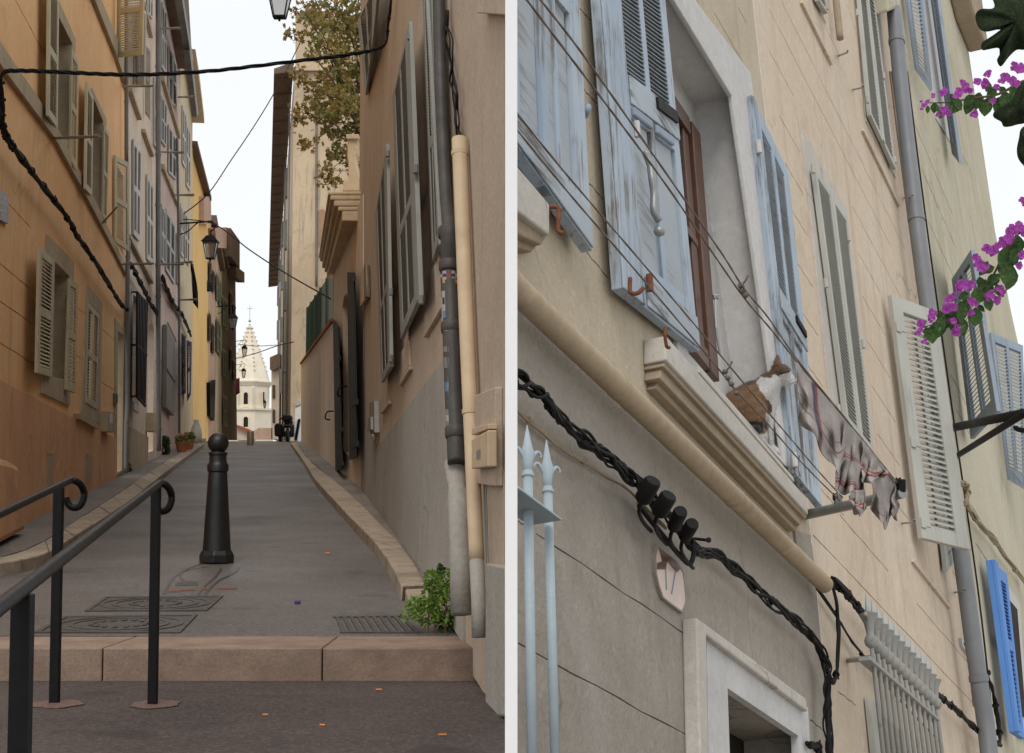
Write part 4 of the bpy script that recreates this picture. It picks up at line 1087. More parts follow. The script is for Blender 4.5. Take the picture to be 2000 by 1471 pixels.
# grey base coat: stepped top edge running down the hill
for nm, c in (('grey_base', [(697,846),(722,832),(735,877),(867,700),(905,650),(905,1260),(839,1150),(745,1020),(700,975)]),):
    MB().prism([PR.at(*p,.012) for p in c], -n_*.016).build(nm, M_RGREY, RN)
MB().prism([PR.at(*p,.03) for p in ((948,1100),(985.5,1106),(985.5,1400),(948,1400))], -n_*.03).build('grey_base', M_RGREY, RN, bevel=.01)
# raised panel and slim ledges
for a, b, w_ in (((827,652),(861,594),8),((779,748),(799,715),7),((743,803),(759,783),6)):
    MB().prism([PR.at(a[0],a[1],.03), PR.at(b[0],b[1],.03), PR.at(b[0],b[1]+w_,.03), PR.at(a[0],a[1]+w_,.03)], -n_*.03).build('ledge', M_RWALL, RN, bevel=.004)
MB().prism([PR.at(*p,.02) for p in ((828,548),(862,497),(862,594),(828,652))], -n_*.02).build('panel', M_RWALL, RN, bevel=.004)
MB().prism([PR.at(*p,.02) for p in ((779,694),(797,664),(799,714),(780,748))], -n_*.02).build('panel', M_RWALL, RN, bevel=.004)
gs = lambda c, **k: shutter(RN, Quad(PR, c), M_GREYSH, cols=((.18,.48),(.54,.80)), panels=((.03,.60),(.64,.96)), single=False, **k)
gs([(735,418,.05),(758,282,.11),(765,716,.11),(748,748,.05)], n=40)
gs([(769,190,.05),(803,42,.11),(823,580,.11),(786,662,.05)], n=46)
gs([(828,-40,.03),(846,-60,.08),(862,470,.08),(849,510,.03)], n=50)
gs([(700,40,.03),(742,-40,.12),(732,70,.12),(716,186,.03)], n=14)
for c, x in (((752,283),(757,720)),((797,48),(818,590)),((832,-10),(857,480))):
    pa = [PR.at(c[0]+4,c[1],.10), PR.at(x[0]+6,x[1],.10)]
    MB().tube(pa, .018, 6).build('shutter_bar', M_GREYSH, RN)
for x,y in ((764,570),(812,330),(822,585),(763,700),(757,300),(800,70)):
    c = PR.at(x, y, .12); MB().box(c, .03, .06, .06).build('shutter_catch', M_ZINC, RN, bevel=.004)
# cast iron stack with stickers, cream plastic pipe
st_pts = [(856,-40),(860,150),(866,300),(872,400),(878,450),(878,530),(882,640),(886,760),(890,850),(892,905)]
def pathr(pts, off): return [PR.at(x,y,off) for x,y in pts]
PA = spline(pathr(st_pts, .075), 5); 
rw = [pxm(p, 24)/2 if i < 20 else pxm(p, 36)/2 for i, p in enumerate(PA)]
cp = MB().tube(PA, rw, 18).build('cast_iron_stack', M_CASTPIPE, RN, smooth=True)
for y, x in ((520,878),(640,882),(845,890),(455,876)):
    c = PR.at(x,y,.075); d = (PR.at(x+1,y+40,.075)-c).normalized(); r = pxm(c,38)/2
    MB().tube([c-d*.03,c-d*.02,c+d*.02,c+d*.03],[r*1.0,r*1.12,r*1.12,r*1.0],18).build('pipe_collar', M_CASTPIPE, cp, smooth=True, auto=40)
c = [PR.at(889,905,.075), PR.at(890,920,.075), PR.at(891,938,.075), PR.at(893,955,.075), PR.at(895,965,.075), PR.at(899,1100,.075), PR.at(901,1200,.075)]
MB().tube(c, [pxm(p,w_)/2 for p, w_ in zip(c,(44,44,40,34,41,42,42))], 18).build('painted_pipe', M_RGREY, RN, smooth=True)
c1 = pathr([(897,272),(906,500),(914,700),(921,850),(925,950),(931,1095)], .05)
MB().tube(spline(c1,4), [pxm(p,30)/2 for p in spline(c1,4)], 16).build('cream_pipe', M_CREAMPIPE, RN, smooth=True)
c2 = pathr([(931,1095),(935,1180),(936,1245)], .05)
MB().tube(c2, [pxm(p,29)/2 for p in c2], 16).build('grey_pipe_foot', M_RGREY, RN, smooth=True)
for y, x in ((300,898),(805,919)):
    p_ = PR.at(x,y,.05); d = (PR.at(x+1,y+40,.05)-p_).normalized(); r = pxm(p_,34)/2
    MB().tube([p_-d*.012,p_+d*.012], r, 16).build('pipe_collar', M_CREAMPIPE, RN, smooth=True, auto=40)
# tangle of old wires behind the stack
random.seed(11)
for k in range(4):
    pts = [(870+random.uniform(-4,8)+t_*24, 20+t_*250) for t_ in [i/9 for i in range(10)]]
    MB().tube(spline([PR.at(x+random.uniform(-4,4), y, .02+random.uniform(0,.02)) for x,y in pts],3), .004+.002*random.random(), 6).build('old_wire', M_CABLE, RN, smooth=True)
# stickers wrapped on the stack
def pyof(p): return CY - p.dot(UP)/p.dot(FWD)*F
def sticker(label, px0, px1, y0, y1, cols, name='sticker'):
    """thin paper on the pipe: rows of colour cells"""
    rows_ = len(cols); t = None
    def pt(u, y):
        i_ = max(i for i in range(len(PA)-1) if pyof(PA[i]) <= y); t_ = (y-pyof(PA[i_]))/(pyof(PA[i_+1])-pyof(PA[i_])); c_ = PA[i_].lerp(PA[i_+1], t_); r = rw[i_]*(1-t_)+rw[i_+1]*t_ + .002
        rt = V((1,0,0)); f_ = V((0,-1,0)); ang = R(-78+156*u)
        return c_ + rt*math.sin(ang)*r + f_*math.cos(ang)*r
    t = thing(name, label, 'sticker', pt(.5*(px0+px1), y1), 'stickers on the cast iron stack')
    for j, row in enumerate(cols):
        for i, mt in enumerate(row):
            if mt is None: continue
            u0 = px0+(px1-px0)*i/len(row); u1 = px0+(px1-px0)*(i+1)/len(row); a = y0+(y1-y0)*j/rows_; b = y0+(y1-y0)*(j+1)/rows_
            m_ = MB(); k = 5; top = [pt(u0+(u1-u0)*e/k, a) for e in range(k+1)]; bot = [pt(u0+(u1-u0)*e/k, b) for e in range(k+1)]
            m_.add(top+bot, [(e,e+1,k+2+e,k+1+e) for e in range(k)]); m_.build('print', mt, t, smooth=True)
cW = plain('sticker white', lin(156,153,148), .6); cB = plain('sticker navy', lin(46,50,76), .6); cR = plain('sticker red', lin(128,58,52), .6); cY = plain('sticker yellow', lin(160,144,70), .6); cL = plain('sticker blue photo', lin(80,116,146), .6); cK = plain('sticker black', lin(30,30,32), .5); cG = plain('sticker worn grey', lin(120,118,114), .7)
sticker('red white and navy flag sticker with yellow strip on the stack', .02,.92,531,555,[[cB,cW,cR,cW,cB],[cW,cB,cR,cB,cW],[cR,cW,cR,cW,cR],[None,cY,cY,cY,cY]])
sticker('white paper sticker with blue photograph and red edge on the stack', .02,.52,570,648,[[cG,cW,cW,None],[cW,cK,cW,None],[cW,cW,cW,cR],[cW,cL,cL,cR],[cW,cB,cB,cR],[cW,cW,cW,cR]])
sticker('two worn grey paper labels on the stack', .1,.72,678,720,[[cG],[None],[cG],[cG]])
sticker('blue round faced sticker on the stack', .12,.6,738,775,[[None,cL,None],[cL,cW,cL],[cL,cW,cL],[None,cL,None]])
sticker('black red and yellow striped sticker on the stack', .34,.74,782,806,[[cK],[cK],[cR],[cY]])
sticker('pale torn sticker at the foot of the stack', .05,.3,800,835,[[cG],[cW],[cG]])
# electricity boxes
eb = thing('electric_box', 'cream electricity cabinet with smaller box below on the buff wall', 'electric box', PR.at(945,945))
q_ = Quad(PR, [(927,772),(966,756),(966,950),(930,945)], .035); MB().qbox(q_,0,1,0,1,-.035,0).build('cabinet', M_RWALL, eb, bevel=.006)
q_ = Quad(PR, [(921,858),(952,840),(952,912),(921,916)], .075); MB().qbox(q_,0,1,0,1,-.04,0).build('fuse_box', M_CREAMPIPE, eb, bevel=.006); MB().qbox(q_,.35,.6,.45,.72,0,.002).build('emblem', M_GREYSH, eb)
q_ = Quad(PR, [(922,836),(953,828),(953,838),(921,850)], .07); MB().qbox(q_,0,1,0,1,-.04,.0).build('box_lid', M_CREAMPIPE, eb, bevel=.003)
for x in (957, 961): MB().tube([PR.at(x-12,946,.02), PR.at(x-10,1020,.02), PR.at(x-8,1110,.02)], .004, 6).build('feed_wire', M_GREYSH, eb)
o = thing('letter_box', 'slim grey intercom box on the buff wall by the gate', 'intercom', PR.at(724,848)); q_ = Quad(PR, [(721,786),(730,783),(731,845),(722,848)], .06); MB().qbox(q_,0,1,0,1,-.06,0).build('case', M_ZINC, o, bevel=.006); MB().qbox(q_,.15,.85,.5,.9,0,.03).build('speaker', M_ZINC, o, bevel=.004)
# window recess high at the right edge
MB().prism([PR.at(*p,.05) for p in ((928,-60),(990,-60),(990,30),(932,26))], -n_*.05).build('balcony_soffit', M_RWALL, RN, bevel=.006)
# weeds growing at the foot of the pipes
def leafpatch(m, c, n, size, nrm=None, seed=None):
    """one small bent leaf"""
    u = V((random.gauss(0,1),random.gauss(0,1),random.gauss(0,.7))).normalized(); w_ = u.orthogonal().normalized()
    w_ = Matrix.Rotation(random.uniform(0,6.28), 3, u) @ w_; nn = u.cross(w_)
    L = size*random.uniform(.6,1.3); W = L*random.uniform(.5,.75)
    vs = [c-u*L*.5, c-u*L*.05+w_*W*.5+nn*L*.08, c+u*L*.5, c-u*L*.05-w_*W*.5+nn*L*.08]
    m.add(vs, [(0,1,2),(0,2,3)])
def leafmat(name, cols, trans=0.25, scale=3):
    m = Mat(name, .55, spec=.3).world()
    c_ = m.mix(m.ramp(m.noise(scale,3), .35,.65), cols[0], cols[1]); c_ = m.mix(m.ramp(m.noise(scale*9,2), .5,.7), c_, cols[2])
    m.color(c_); m.b.inputs['Transmission Weight'].default_value = 0
    tr = m.n('ShaderNodeBsdfTranslucent'); m.l(c_, tr.inputs[0]); mx = m.n('ShaderNodeMixShader'); mx.inputs[0].default_value = trans
    m.l(m.b.outputs[0], mx.inputs[1]); m.l(tr.outputs[0], mx.inputs[2]); m.l(mx.outputs[0], m.t.nodes['Material Output'].inputs[0]); return m.m
M_WEED = leafmat('weed green', (lin(108,140,60)), ) if False else leafmat('weed green', [lin(112,150,58), lin(84,118,52), lin(150,164,70)], .25, 9)
M_IVY = leafmat('dark ivy green', [lin(66,88,48), lin(52,72,44), lin(84,104,56)], .2, 9)
M_STEM = plain('weed stem', lin(150,112,70), .8)
def weed(name, label, blobs, mat, n, size, Y, stems=()):
    c0 = atY(blobs[0][0], blobs[0][1]+blobs[0][3], Y); t = thing(name, label, 'plant', c0, None)
    m = MB()
    for (x,y,rx,ry,wt) in blobs:
        for i in range(int(n*wt)):
            a = random.uniform(0,6.28); r = random.random()**.45
            p = atY(x+math.cos(a)*rx*r, y+math.sin(a)*ry*r, Y+random.uniform(-.12,.12)); leafpatch(m, p, None, size)
    m.build('foliage', mat, t, kind='stuff')
    for s0, s1 in stems:
        MB().tube(spline([atY(*s0,Y), atY(*lerp2(s0,s1,.5),Y-.03)+V((random.uniform(-.02,.02),0,0)), atY(*s1,Y)],3), .004, 5).build('stem', M_STEM, t)
random.seed(21)
weed('weed', 'bright green leafy weed growing at the end of the step', [(868,1180,34,42,1.0),(832,1196,30,24,.6),(815,1180,22,16,.3),(850,1160,28,24,.6),(880,1135,20,22,.5),(845,1128,16,16,.4),(905,1195,20,30,.5)], M_WEED, 330, .030, 9.05, [((850,1240),(862,1150)),((870,1242),(880,1130)),((836,1236),(846,1150)),((893,1242),(905,1180)),((825,1232),(838,1190))])
weed('weed', 'dark ivy clump behind the bright weed against the pipe', [(900,1205,24,38,1.0),(880,1222,30,20,.7),(862,1112,10,9,.2)], M_IVY, 300, .030, 9.15, [((890,1240),(905,1190))])
weed('weed', 'small green weed beside the drain grate', [(806,1188,16,22,.6),(797,1200,20,14,.5)], M_WEED, 130, .022, 9.25, [((812,1212),(806,1180))])
weed('weed', 'little green weed right of the cream pipe foot', [(950,1200,9,24,.6)], M_IVY, 80, .02, 8.35, [((950,1238),(950,1190))])
weed('weed', 'tiny tuft at the foot of the first left downpipe', [(252,915,6,9,.5)], M_IVY, 100, .05, PL.at(250,924).y-.1)
weed('shrub', 'dark green bush at the foot of the second left downpipe', [(319,875,12,17,1.0),(324,862,7,10,.4)], M_IVY, 260, .10, PL.at(318,890).y-.3)
weed('plant', 'green plant in the dark opening of the pink house', [(319,760,3,28,1.0)], M_WEED, 90, .10, PL.at(319,760).y-.2)
# flower pots
M_FLOW = leafmat('pink red petals', [lin(214,90,96), lin(236,180,180), lin(200,60,60)], .2, 40)
def flowerpot(label, cx, top, bot, w, Yd, fl):
    c = atY(cx, bot, Yd); s_ = Yd/F; t = thing('flower_pot', label, 'flower pot', c, 'flower pots on the left pavement')
    h_ = (bot-top)*s_
    MB().lathe(c, [(w*.34*s_,0),(w*.46*s_,h_*.8),(w*.5*s_,h_*.8),(w*.51*s_,h_),(w*.45*s_,h_),(w*.42*s_,h_*.85)], 20).build('pot', M_POT, t, smooth=True, auto=40)
    m = MB(); mf = MB()
    for i in range(160):
        a = random.uniform(0,6.28); r = random.random()**.5*w*.55*s_
        p = c+V((math.cos(a)*r, math.sin(a)*r, h_+random.uniform(0,13)*s_)); leafpatch(m, p, None, .09)
        if i % 4 == 0 and fl: leafpatch(mf, p+V((0,-.05,.05)), None, .08)
    m.build('foliage', M_WEED, t, kind='stuff')
    if fl: mf.build('flowers', M_FLOW, t, kind='stuff')
yp = SWALK.at(355,883).y
flowerpot('larger clay pot of pink and red flowers on the left pavement', 355, 863, 884, 26, yp, True)
flowerpot('smaller clay pot half behind the flowered pot', 370, 858, 878, 18, yp+1.6, False)
# white sack by the golden house
c = atY(383,866,yp+6); 
tag(MB().lathe(c, [(.02,0),(.15,.03),(.17,.2),(.14,.45),(.07,.6),(.09,.68),(.02,.7)], 12).build('white_sack', M_CURTAIN, smooth=True), 'tied white sack standing by the golden ochre house', 'sack')
# ------------------------------------------------------------------ plane tree in the courtyard
TR = thing('plane_tree', 'autumn plane tree with brown green leaves above the gateway', 'tree', V((atY(735,900,40).x, 40, zs(40))))
M_BARK = stone('plane bark', lin(120,104,84), lin(84,72,58), .6, 2)
M_LEAF = leafmat('autumn plane leaves', [lin(158,134,72), lin(124,112,60), lin(172,130,76)], .3, 1.3)
M_LEAFG = leafmat('green plane leaves', [lin(116,118,62), lin(96,100,54), lin(146,132,70)], .3, 1.3)
tb = TR.location.copy()
c0 = atY(735,330,40)
MB().tube(spline([tb, tb+V((.1,0,2.5)), V((c0.x,40,c0.z))],5), [.28-.011*i for i in range(11)], 10).build('trunk', M_BARK, TR, smooth=True)
random.seed(5)
limbs = []
def leafstar(m, c, size):
    u = V((random.gauss(0,1),random.gauss(0,1)-.5,random.gauss(0,.8))).normalized(); w_ = u.orthogonal().normalized(); w_ = Matrix.Rotation(random.uniform(0,6.28),3,u) @ w_; z_ = u.cross(w_)
    vs = [c]; k = 10
    for i in range(k):
        a = 2*math.pi*i/k; r = size*(.5 if i % 2 == 0 else .27)*random.uniform(.85,1.15)
        if i == 5: r = size*.2
        vs.append(c+w_*math.cos(a)*r+z_*math.sin(a)*r+u*random.uniform(-.12,.12)*size)
    m.add(vs, [(0,1+i,1+(i+1)%k) for i in range(k)])
blobs = [(650,25,62,38,40),(680,95,52,60,40),(625,95,32,34,39),(690,180,36,50,40.5),(640,165,34,34,39.5),(655,240,40,34,40),(612,60,30,30,39),(705,250,24,50,40),(640,200,46,30,38.8),(690,320,26,40,40.5),(700,30,30,40,41),(610,215,30,16,38.5),(595,105,16,14,38.5),(655,300,30,20,39.5),(590,35,22,14,39),(720,120,20,130,40)]
crown = MB(); crowng = MB(); sparse = MB()
for bi, (x,y,rx,ry,Y) in enumerate(blobs):
    x += 14; ctr = atY(x,y,Y); dens = .09 if x < 642 else .23
    MB().tube(spline([c0+V((0,0,-.3*random.random())), c0.lerp(ctr,.5)+V((random.uniform(-.2,.2),random.uniform(-.2,.2),random.uniform(0,.3))), ctr, atY(x-rx*.8,y+ry*.3,Y)],4), [.036-.0024*i for i in range(13)], 6).build('limb', M_BARK, TR, smooth=True)
    for i in range(int(rx*ry*dens)+10):
        a = random.uniform(0,6.28); r = random.random()**.5*1.08
        p = atY(x+math.cos(a)*rx*r, y+math.sin(a)*ry*r, Y+random.gauss(0,.45)); leafstar(crown if random.random() < .55 else crowng, p, random.uniform(.08,.19))
for ln in ([(650,190),(610,165),(590,150),(575,140)], [(640,220),(600,230),(575,218)], [(650,250),(610,275),(590,285)], [(660,320),(640,335),(627,345)], [(670,330),(655,350),(640,352)],[(630,60),(590,70),(560,62)],[(640,10),(600,12),(570,25)],[(640,180),(600,195),(572,240)]):
    P = spline([atY(a[0],a[1],39) for a in ln],5); MB().tube(P, .008, 5).build('twig', M_BARK, TR)
    for p in P[3:]:
        for k in range(6): leafstar(sparse, p+V((random.gauss(0,.07),random.gauss(0,.1),random.gauss(0,.12))), random.uniform(.09,.18))
crown.build('crown', M_LEAF, TR); crowng.build('crown', M_LEAFG, TR); sparse.build('sprays', M_LEAF, TR)
# ------------------------------------------------------------------ wires across the street
def wire(name, label, pts, r, mat=M_CABLE, strands=1):
    P = spline([V(p) for p in pts], 8); t = None
    if strands == 1:
        return tag(MB().tube(P, r, 6).build(name, mat, smooth=True), label, 'wire')
    t = thing(name, label, 'cable', P[0])
    for k in range(strands):
        ph = k*2.1; MB().tube([p+V((0, math.cos(ph+i*.5), math.sin(ph+i*.5)))*r*.9 for i, p in enumerate(P)], r*.8, 7).build('strand', mat, t, smooth=True)
    return t
A_ = PL.at(1,152,.15); B_ = PR.at(757,78,.06); DA, DB = A_.dot(FWD), B_.dot(FWD)
cw_ = [(1,150),(8,141),(20,138.5),(60,138.5),(100,140),(150,142.5),(205,145),(260,146),(330,144),(420,138),(500,129),(600,117),(660,110),(710,102),(738,95),(752,86),(757,70)]
pts = []
for x,y in cw_: 
    t_ = max(0,min(1,x/757)); D = 1/((1-t_)/DA+t_/DB); pts.append(atD(x,y,D))
wire('overhead_cable', 'thick black twisted cable slung across the street near the top', pts, .0115, M_CABLE, 4)
bundle('cable_bundle', 'black cable run climbing the buff wall to the top of the picture', 'cable', PR, [(757,70),(758,48),(762,20),(767,-30)], .05, .012, 4, M_CABLE, 3, 1, 9)
def wpx(pts, Da, Db): return [atD(p[0],p[1], 1/((1-i/(len(pts)-1))/Da+(i/(len(pts)-1))/Db)) for i, p in enumerate(pts)]
wire('thin_wire', 'thin wire running from the tree top down to the first lantern bracket', wpx([(617,8),(590,75),(558,140),(525,200),(490,256),(450,315),(405,380),(350,424)], 57, 50), .018)
wire('thin_wire', 'thin wire running from the first lantern to the garden fence', wpx([(352,428),(418,438),(490,490),(560,535),(646,584)], 50, 34), .016)
wire('thin_wire', 'faint wire crossing in front of the church spire to the right row', wpx([(462,700),(500,690),(540,676),(573,668)], 95, 60), .02)
wire('thin_wire', 'faint wire dipping across the spire below the third lantern', wpx([(464,672),(500,676),(541,674)], 95, 100), .02)
# ------------------------------------------------------------------ parked scooter and white panel
sx = SWALK.at(556,858); D = sx.y; u = D/F
SCO = thing('scooter', 'dark parked scooter with top box at the top of the right pavement', 'scooter', sx)
def sp_(px,py,dy=0): return atY(px,py,D+dy)
for dy, x in ((-.1,562),(1.15,548)):
    c = sp_(x,850,dy); MB().lathe(c+V((-.06,0,0)), [(.14,0),(.24,.01),(.27,.04),(.27,.08),(.24,.11),(.14,.12)], 18, (1,0,0)).build('wheel', M_CABLE, SCO, smooth=True, auto=50)
MB().prism([sp_(*p) for p in ((553,852),(552,838),(555,826),(562,824),(568,828),(569,846),(566,852))], (0,1.1,0)).build('body', M_BLACK, SCO, bevel=.05)
MB().prism([sp_(*p,.1) for p in ((553,826),(568,826),(567,820),(555,820))], (0,.8,0)).build('seat', M_CABLE, SCO, bevel=.05)
MB().prism([sp_(*p,-.35) for p in ((551,822),(569,822),(570,815),(567,810),(554,810),(550,814))], (0,.4,0)).build('top_box', M_BLACK, SCO, bevel=.06)
MB().prism([sp_(*p,-.12) for p in ((556,836),(566,836),(566,842),(556,842))], (0,.03,0)).build('number_plate', M_WHITESH, SCO)
MB().prism([sp_(*p,-.1) for p in ((555,829),(567,829),(567,832),(555,832))], (0,.04,0)).build('tail_light', cR, SCO)
MB().tube([sp_(545,820,1.0), sp_(552,816,1.0), sp_(566,816,1.0)], .03, 6).build('handlebar', M_CABLE, SCO)
MB().prism([sp_(*p,.2) for p in ((536,852),(535,832),(540,826),(550,828),(551,852))], (0,1.0,0)).build('side_fairing', M_BLACK, SCO, bevel=.05)
# white van tail / panel
VP_ = thing('white_cabinet', 'white metal cabinet with black bar beside the garden wall end', 'cabinet', STREET.at(582,863))
q_ = Quad(Plane((0,STREET.at(582,863).y,0),(0,-1,0)), [(576,795),(589,790),(590,863),(574,863)])
MB().qbox(q_,0,1,0,1,-.8,0).build('body', M_WHITE, VP_, bevel=.02)
MB().prism([q_.f(0,0,.05), q_.f(1,0,.05), q_.f(.9,-.16,.02), q_.f(.35,-.2,.02)], (0,.8,0)).build('lid', M_WHITESH, VP_, bevel=.02)
MB().tube([q_.f(.15,.95,.05), q_.f(.55,.4,.05), q_.f(.75,.38,.05), q_.f(.3,.97,.05)], .03, 6).build('bar', M_BLACK, VP_)
# ================================================================== the facade with the cat
hR = ray(2550, 2057).normalized()
uR = ray(790, -7100).normalized(); uR = (uR - hR*uR.dot(hR)).normalized()
nR = hR.cross(uR).normalized()
if nR.dot(ray(1500, 735)) > 0: nR = -nR
PF = Plane(atD(1510, 790, 7.0), nR)
MR = Matrix((hR, nR, uR))
ROTR = tuple(MR.to_euler())
VPX, VPY = 2550.0, 2057.0
def tov(x0, y0, x1): return (x1, y0 + (VPY-y0)/(VPX-x0)*(x1-x0))
def dv(p, y):      # follow a facade vertical from p to image height y
    return (p[0] + (p[0]-790)/(p[1]+7100)*(y-p[1]), y)
def stuccoR(name, c, d, st, rot, **k): return stucco(name, shade(c,.84), shade(d,.82), shade(st,.72), rot, **k)
M_AUP = stuccoR('beige render', lin(212,196,168), lin(194,176,146), lin(140,122,98), ROTR, grain=110, cell=45, bump=0.45, big=0.9)
M_ALOW = stuccoR('grey beige trowelled render', lin(178,168,154), lin(158,148,134), lin(118,108,94), ROTR, grain=70, cell=40, bump=0.7, big=0.8)
M_B = stuccoR('peach cream render', lin(230,210,184), lin(220,196,166), lin(188,160,130), ROTR, grain=140, bump=0.25, big=0.7, streak=0.9)
M_C = stuccoR('yellow cream render', lin(214,206,178), lin(198,188,158), lin(156,144,118), ROTR, grain=140, bump=0.25, big=0.5, streak=0.8)
M_WREV = stuccoR('white plaster reveal', lin(216,214,211), lin(200,198,195), lin(164,160,156), ROTR, grain=120, bump=0.2, streak=0.3, crack=0.0)
M_SILL = stuccoR('pale stone sill', lin(216,208,196), lin(196,188,176), lin(150,140,126), ROTR, grain=150, bump=0.5, streak=0.3)
M_MOULD = stuccoR('brown beige moulding', lin(184,164,134), lin(162,142,114), lin(130,110,84), ROTR, grain=120, bump=0.3, streak=0.4)
M_GUT = stuccoR('sand coloured pipe', lin(204,182,146), lin(186,160,124), lin(128,100,70), ROTR, grain=160, bump=0.15, streak=0.4, big=1.6)
M_BLUE = flakepaint('weathered pale blue paint', lin(166,177,187), lin(110,106,102), 0.9, ROTR, 2, 22, .65, lin(142,158,174))
M_BLUEW = flakepaint('worn grey blue rail', lin(164,174,182), lin(92,88,84), 0.95, tuple((Matrix.Rotation(R(90),3,'Y') @ MR).to_euler()), 2, 18, .7)
M_LOUVD = flakepaint('grey blue louvre', lin(160,168,174), lin(112,110,108), 0.5, tuple((Matrix.Rotation(R(90),3,'Y') @ MR).to_euler()), 2, 20)
M_GRW = flakepaint('pale grey green shutter paint', lin(178,178,170), lin(132,130,124), 0.25, ROTR)
M_SLB = flakepaint('slate blue grey shutter paint', lin(142,154,168), lin(110,112,116), 0.35, ROTR)
M_VIV = flakepaint('vivid blue shutter paint', lin(88,138,206), lin(70,100,150), 0.2, ROTR)
M_BROWN = plain('varnished brown wood', lin(92,62,46), .4, 0, .4, .35, 10, .1)
M_ROPE = plain('clothes line', lin(124,114,104), .9, 0, .1, .3, 60)
M_RUST = plain('rusty iron', lin(132,84,58), .8, .2, .3, .5, 40, .4)
M_GALV = plain('galvanised steel', lin(150,152,150), .45, .5, .5, .25, 10)
M_PALEIRON = plain('pale blue grey iron paint', lin(160,174,180), .5, 0, .4, .15, 20, .1)
def rustpaint():
    m = Mat('rusting white iron paint', .6, spec=.3).world()
    m.color(m.mix(m.ramp(m.noise(28,5,.7), .57,.72), lin(142,141,136), lin(126,100,76))); m.bump(m.noise(90,3),.3,.003); return m.m
M_RUSTP = rustpaint()
M_GREYPIPE = plain('dark grey downpipe paint', lin(122,124,128), .5, 0, .4, .2, 5)

SPLIT[0] = False
# ---- slim white post, added to fill the blank gap between the two views
YD = 3.25
xl_, xr_ = (986.5-1000)/F*YD, (1010.5-1000)/F*YD
o = MB().box(((xl_+xr_)/2, YD+.03, .15), xr_-xl_, .06, 2.9).build('gap_post', M_WHITE)
tag(o, 'added slim white post filling the gap between the lane and the cat facade', 'post')

SPLIT[0] = True
# ---- house A (blue shutters)
HA = thing('house', 'beige house with weathered blue shutters and the cat on its sill', 'house', PF.at(1300, 1540))
winA = [(1280,-60),(1430,188),(1534,908),(1345,690)]
AOUT = [(1000,-70),(1463,-70),(1470,0),(1583,1040),(1594,1140),(1000,572)]
gh = [([PF.at(*p) for p in winA], .17, False)]
for a, b in (((1128,12),(1155,42)),((1138,172),(1166,204)),((1146,352),(1180,392)),((1135,480),(1190,546)),((1395,25),(1455,130)),((1442,15),(1458,45))):
    gh.append(groove(PF, a, b, .006, .01))
holed(m := MB(), [PF.at(*p) for p in AOUT], PF.n, gh, .0); m.build('upper_wall', M_AUP, HA)
door = [(1421,1344),(1559,1437),(1566,1600),(1430,1600)]
gl = [([PF.at(*p) for p in door], .22, False), groove(PF, (1046,1041), (1354,1249), .0045, .006), groove(PF, (1012,1257), (1362,1448), .0045, .006), groove(PF,(1012,1018),(1040,1037),.0045,.006), groove(PF,(1582,1405),(1614,1432),.006,.012)]
ALOW = [(1000,572.5),(1594,1140.5),(1634,1600),(1000,1600)]
holed(m := MB(), [PF.at(*p) for p in ALOW], PF.n, gl, .0); m.build('lower_wall', M_ALOW, HA)
MB().qbox(Quad(PF, [(1380,1300),(1600,1460),(1600,1620),(1380,1620)], -.215),0,1,0,1,-.02,0).build('door', M_DKHOLE, HA)  # doorway's unlit depth, put in as a dark sheet rather than a leaf
# door surround with a stepped edge
MB().prism([PF.at(*p,.05) for p in ((1361,1206),(1574,1364),(1578,1390),(1380,1240),(1386,1600),(1372,1600))], -PF.n*.05).build('door_surround_edge', M_SILL, HA, bevel=.006)
MB().ring([PF.at(*p,.028) for p in ((1380,1240),(1578,1382),(1592,1600),(1386,1600))], [PF.at(*p,.028) for p in door], -PF.n*.028).build('door_surround', M_WREV, HA, bevel=.005)
# window reveal: white plaster lining, brown casement
liner(PF, winA, .17, M_WREV, HA, True)
MB().ring([PF.at(*p,.02) for p in ((1290,-90),(1467,142),(1566,935),(1325,690))], [PF.at(*p,.02) for p in winA], -PF.n*.022).build('window_surround', M_WREV, HA, bevel=.006)
cq = Quad(PF, [(1215,52),(1355,264),(1392,748),(1262,585)], -.155)
cf = MB(); cf.qbox(cq,.87,1,0,1,0,.03); cf.qbox(cq,0,.84,0,.07,0,.029); cf.qbox(cq,0,.84,.93,1,0,.029); cf.qbox(cq,.0,.84,.50,.53,0,.022); cf.qbox(cq,.76,.84,.07,.93,.0,.016)
cw__ = cf.build('casement', M_BROWN, HA, bevel=.004); MB().qbox(cq,0,.82,.03,.97,-.008,.004).build('pane', M_GLASS, cw__)
pn = spline([PF.at(1398,583,-.09), PF.at(1399,640,-.09), PF.at(1406,690,-.09)],3); MB().tube(pn, .005, 6).build('stay_rod', M_GALV, HA); MB().box(PF.at(1398,580,-.09), .025,.025,.02).build('stay_knob', M_GALV, HA, bevel=.004)
# sill with mouldings
def bar4(tl, tr, br, bl, off, back, mat, nm, parent, bevel=.006):
    return MB().prism([PF.at(*p, off) for p in (tl,tr,br,bl)], -PF.n*(off+back)).build(nm, mat, parent, bevel=bevel)
sl = bar4((1301,655),(1576,973),(1579,1006),(1301,703), .078, .0, M_SILL, 'sill', HA)
bar4((1366,716),(1550,932),(1552,942),(1366,727), .05, .165, M_SILL, 'sill_board', HA, .004)
bar4((1299,703.5),(1577,1007),(1574,1014),(1296,715), .068, 0, M_MOULD, 'sill_moulding', HA, .004)
bar4((1292,716),(1570,1014.5),(1563,1026),(1288,738), .054, 0, M_MOULD, 'sill_moulding', HA, .004)
bar4((1286,738.5),(1562,1026.5),(1554,1037),(1281,758), .034, 0, M_MOULD, 'sill_moulding', HA, .004)
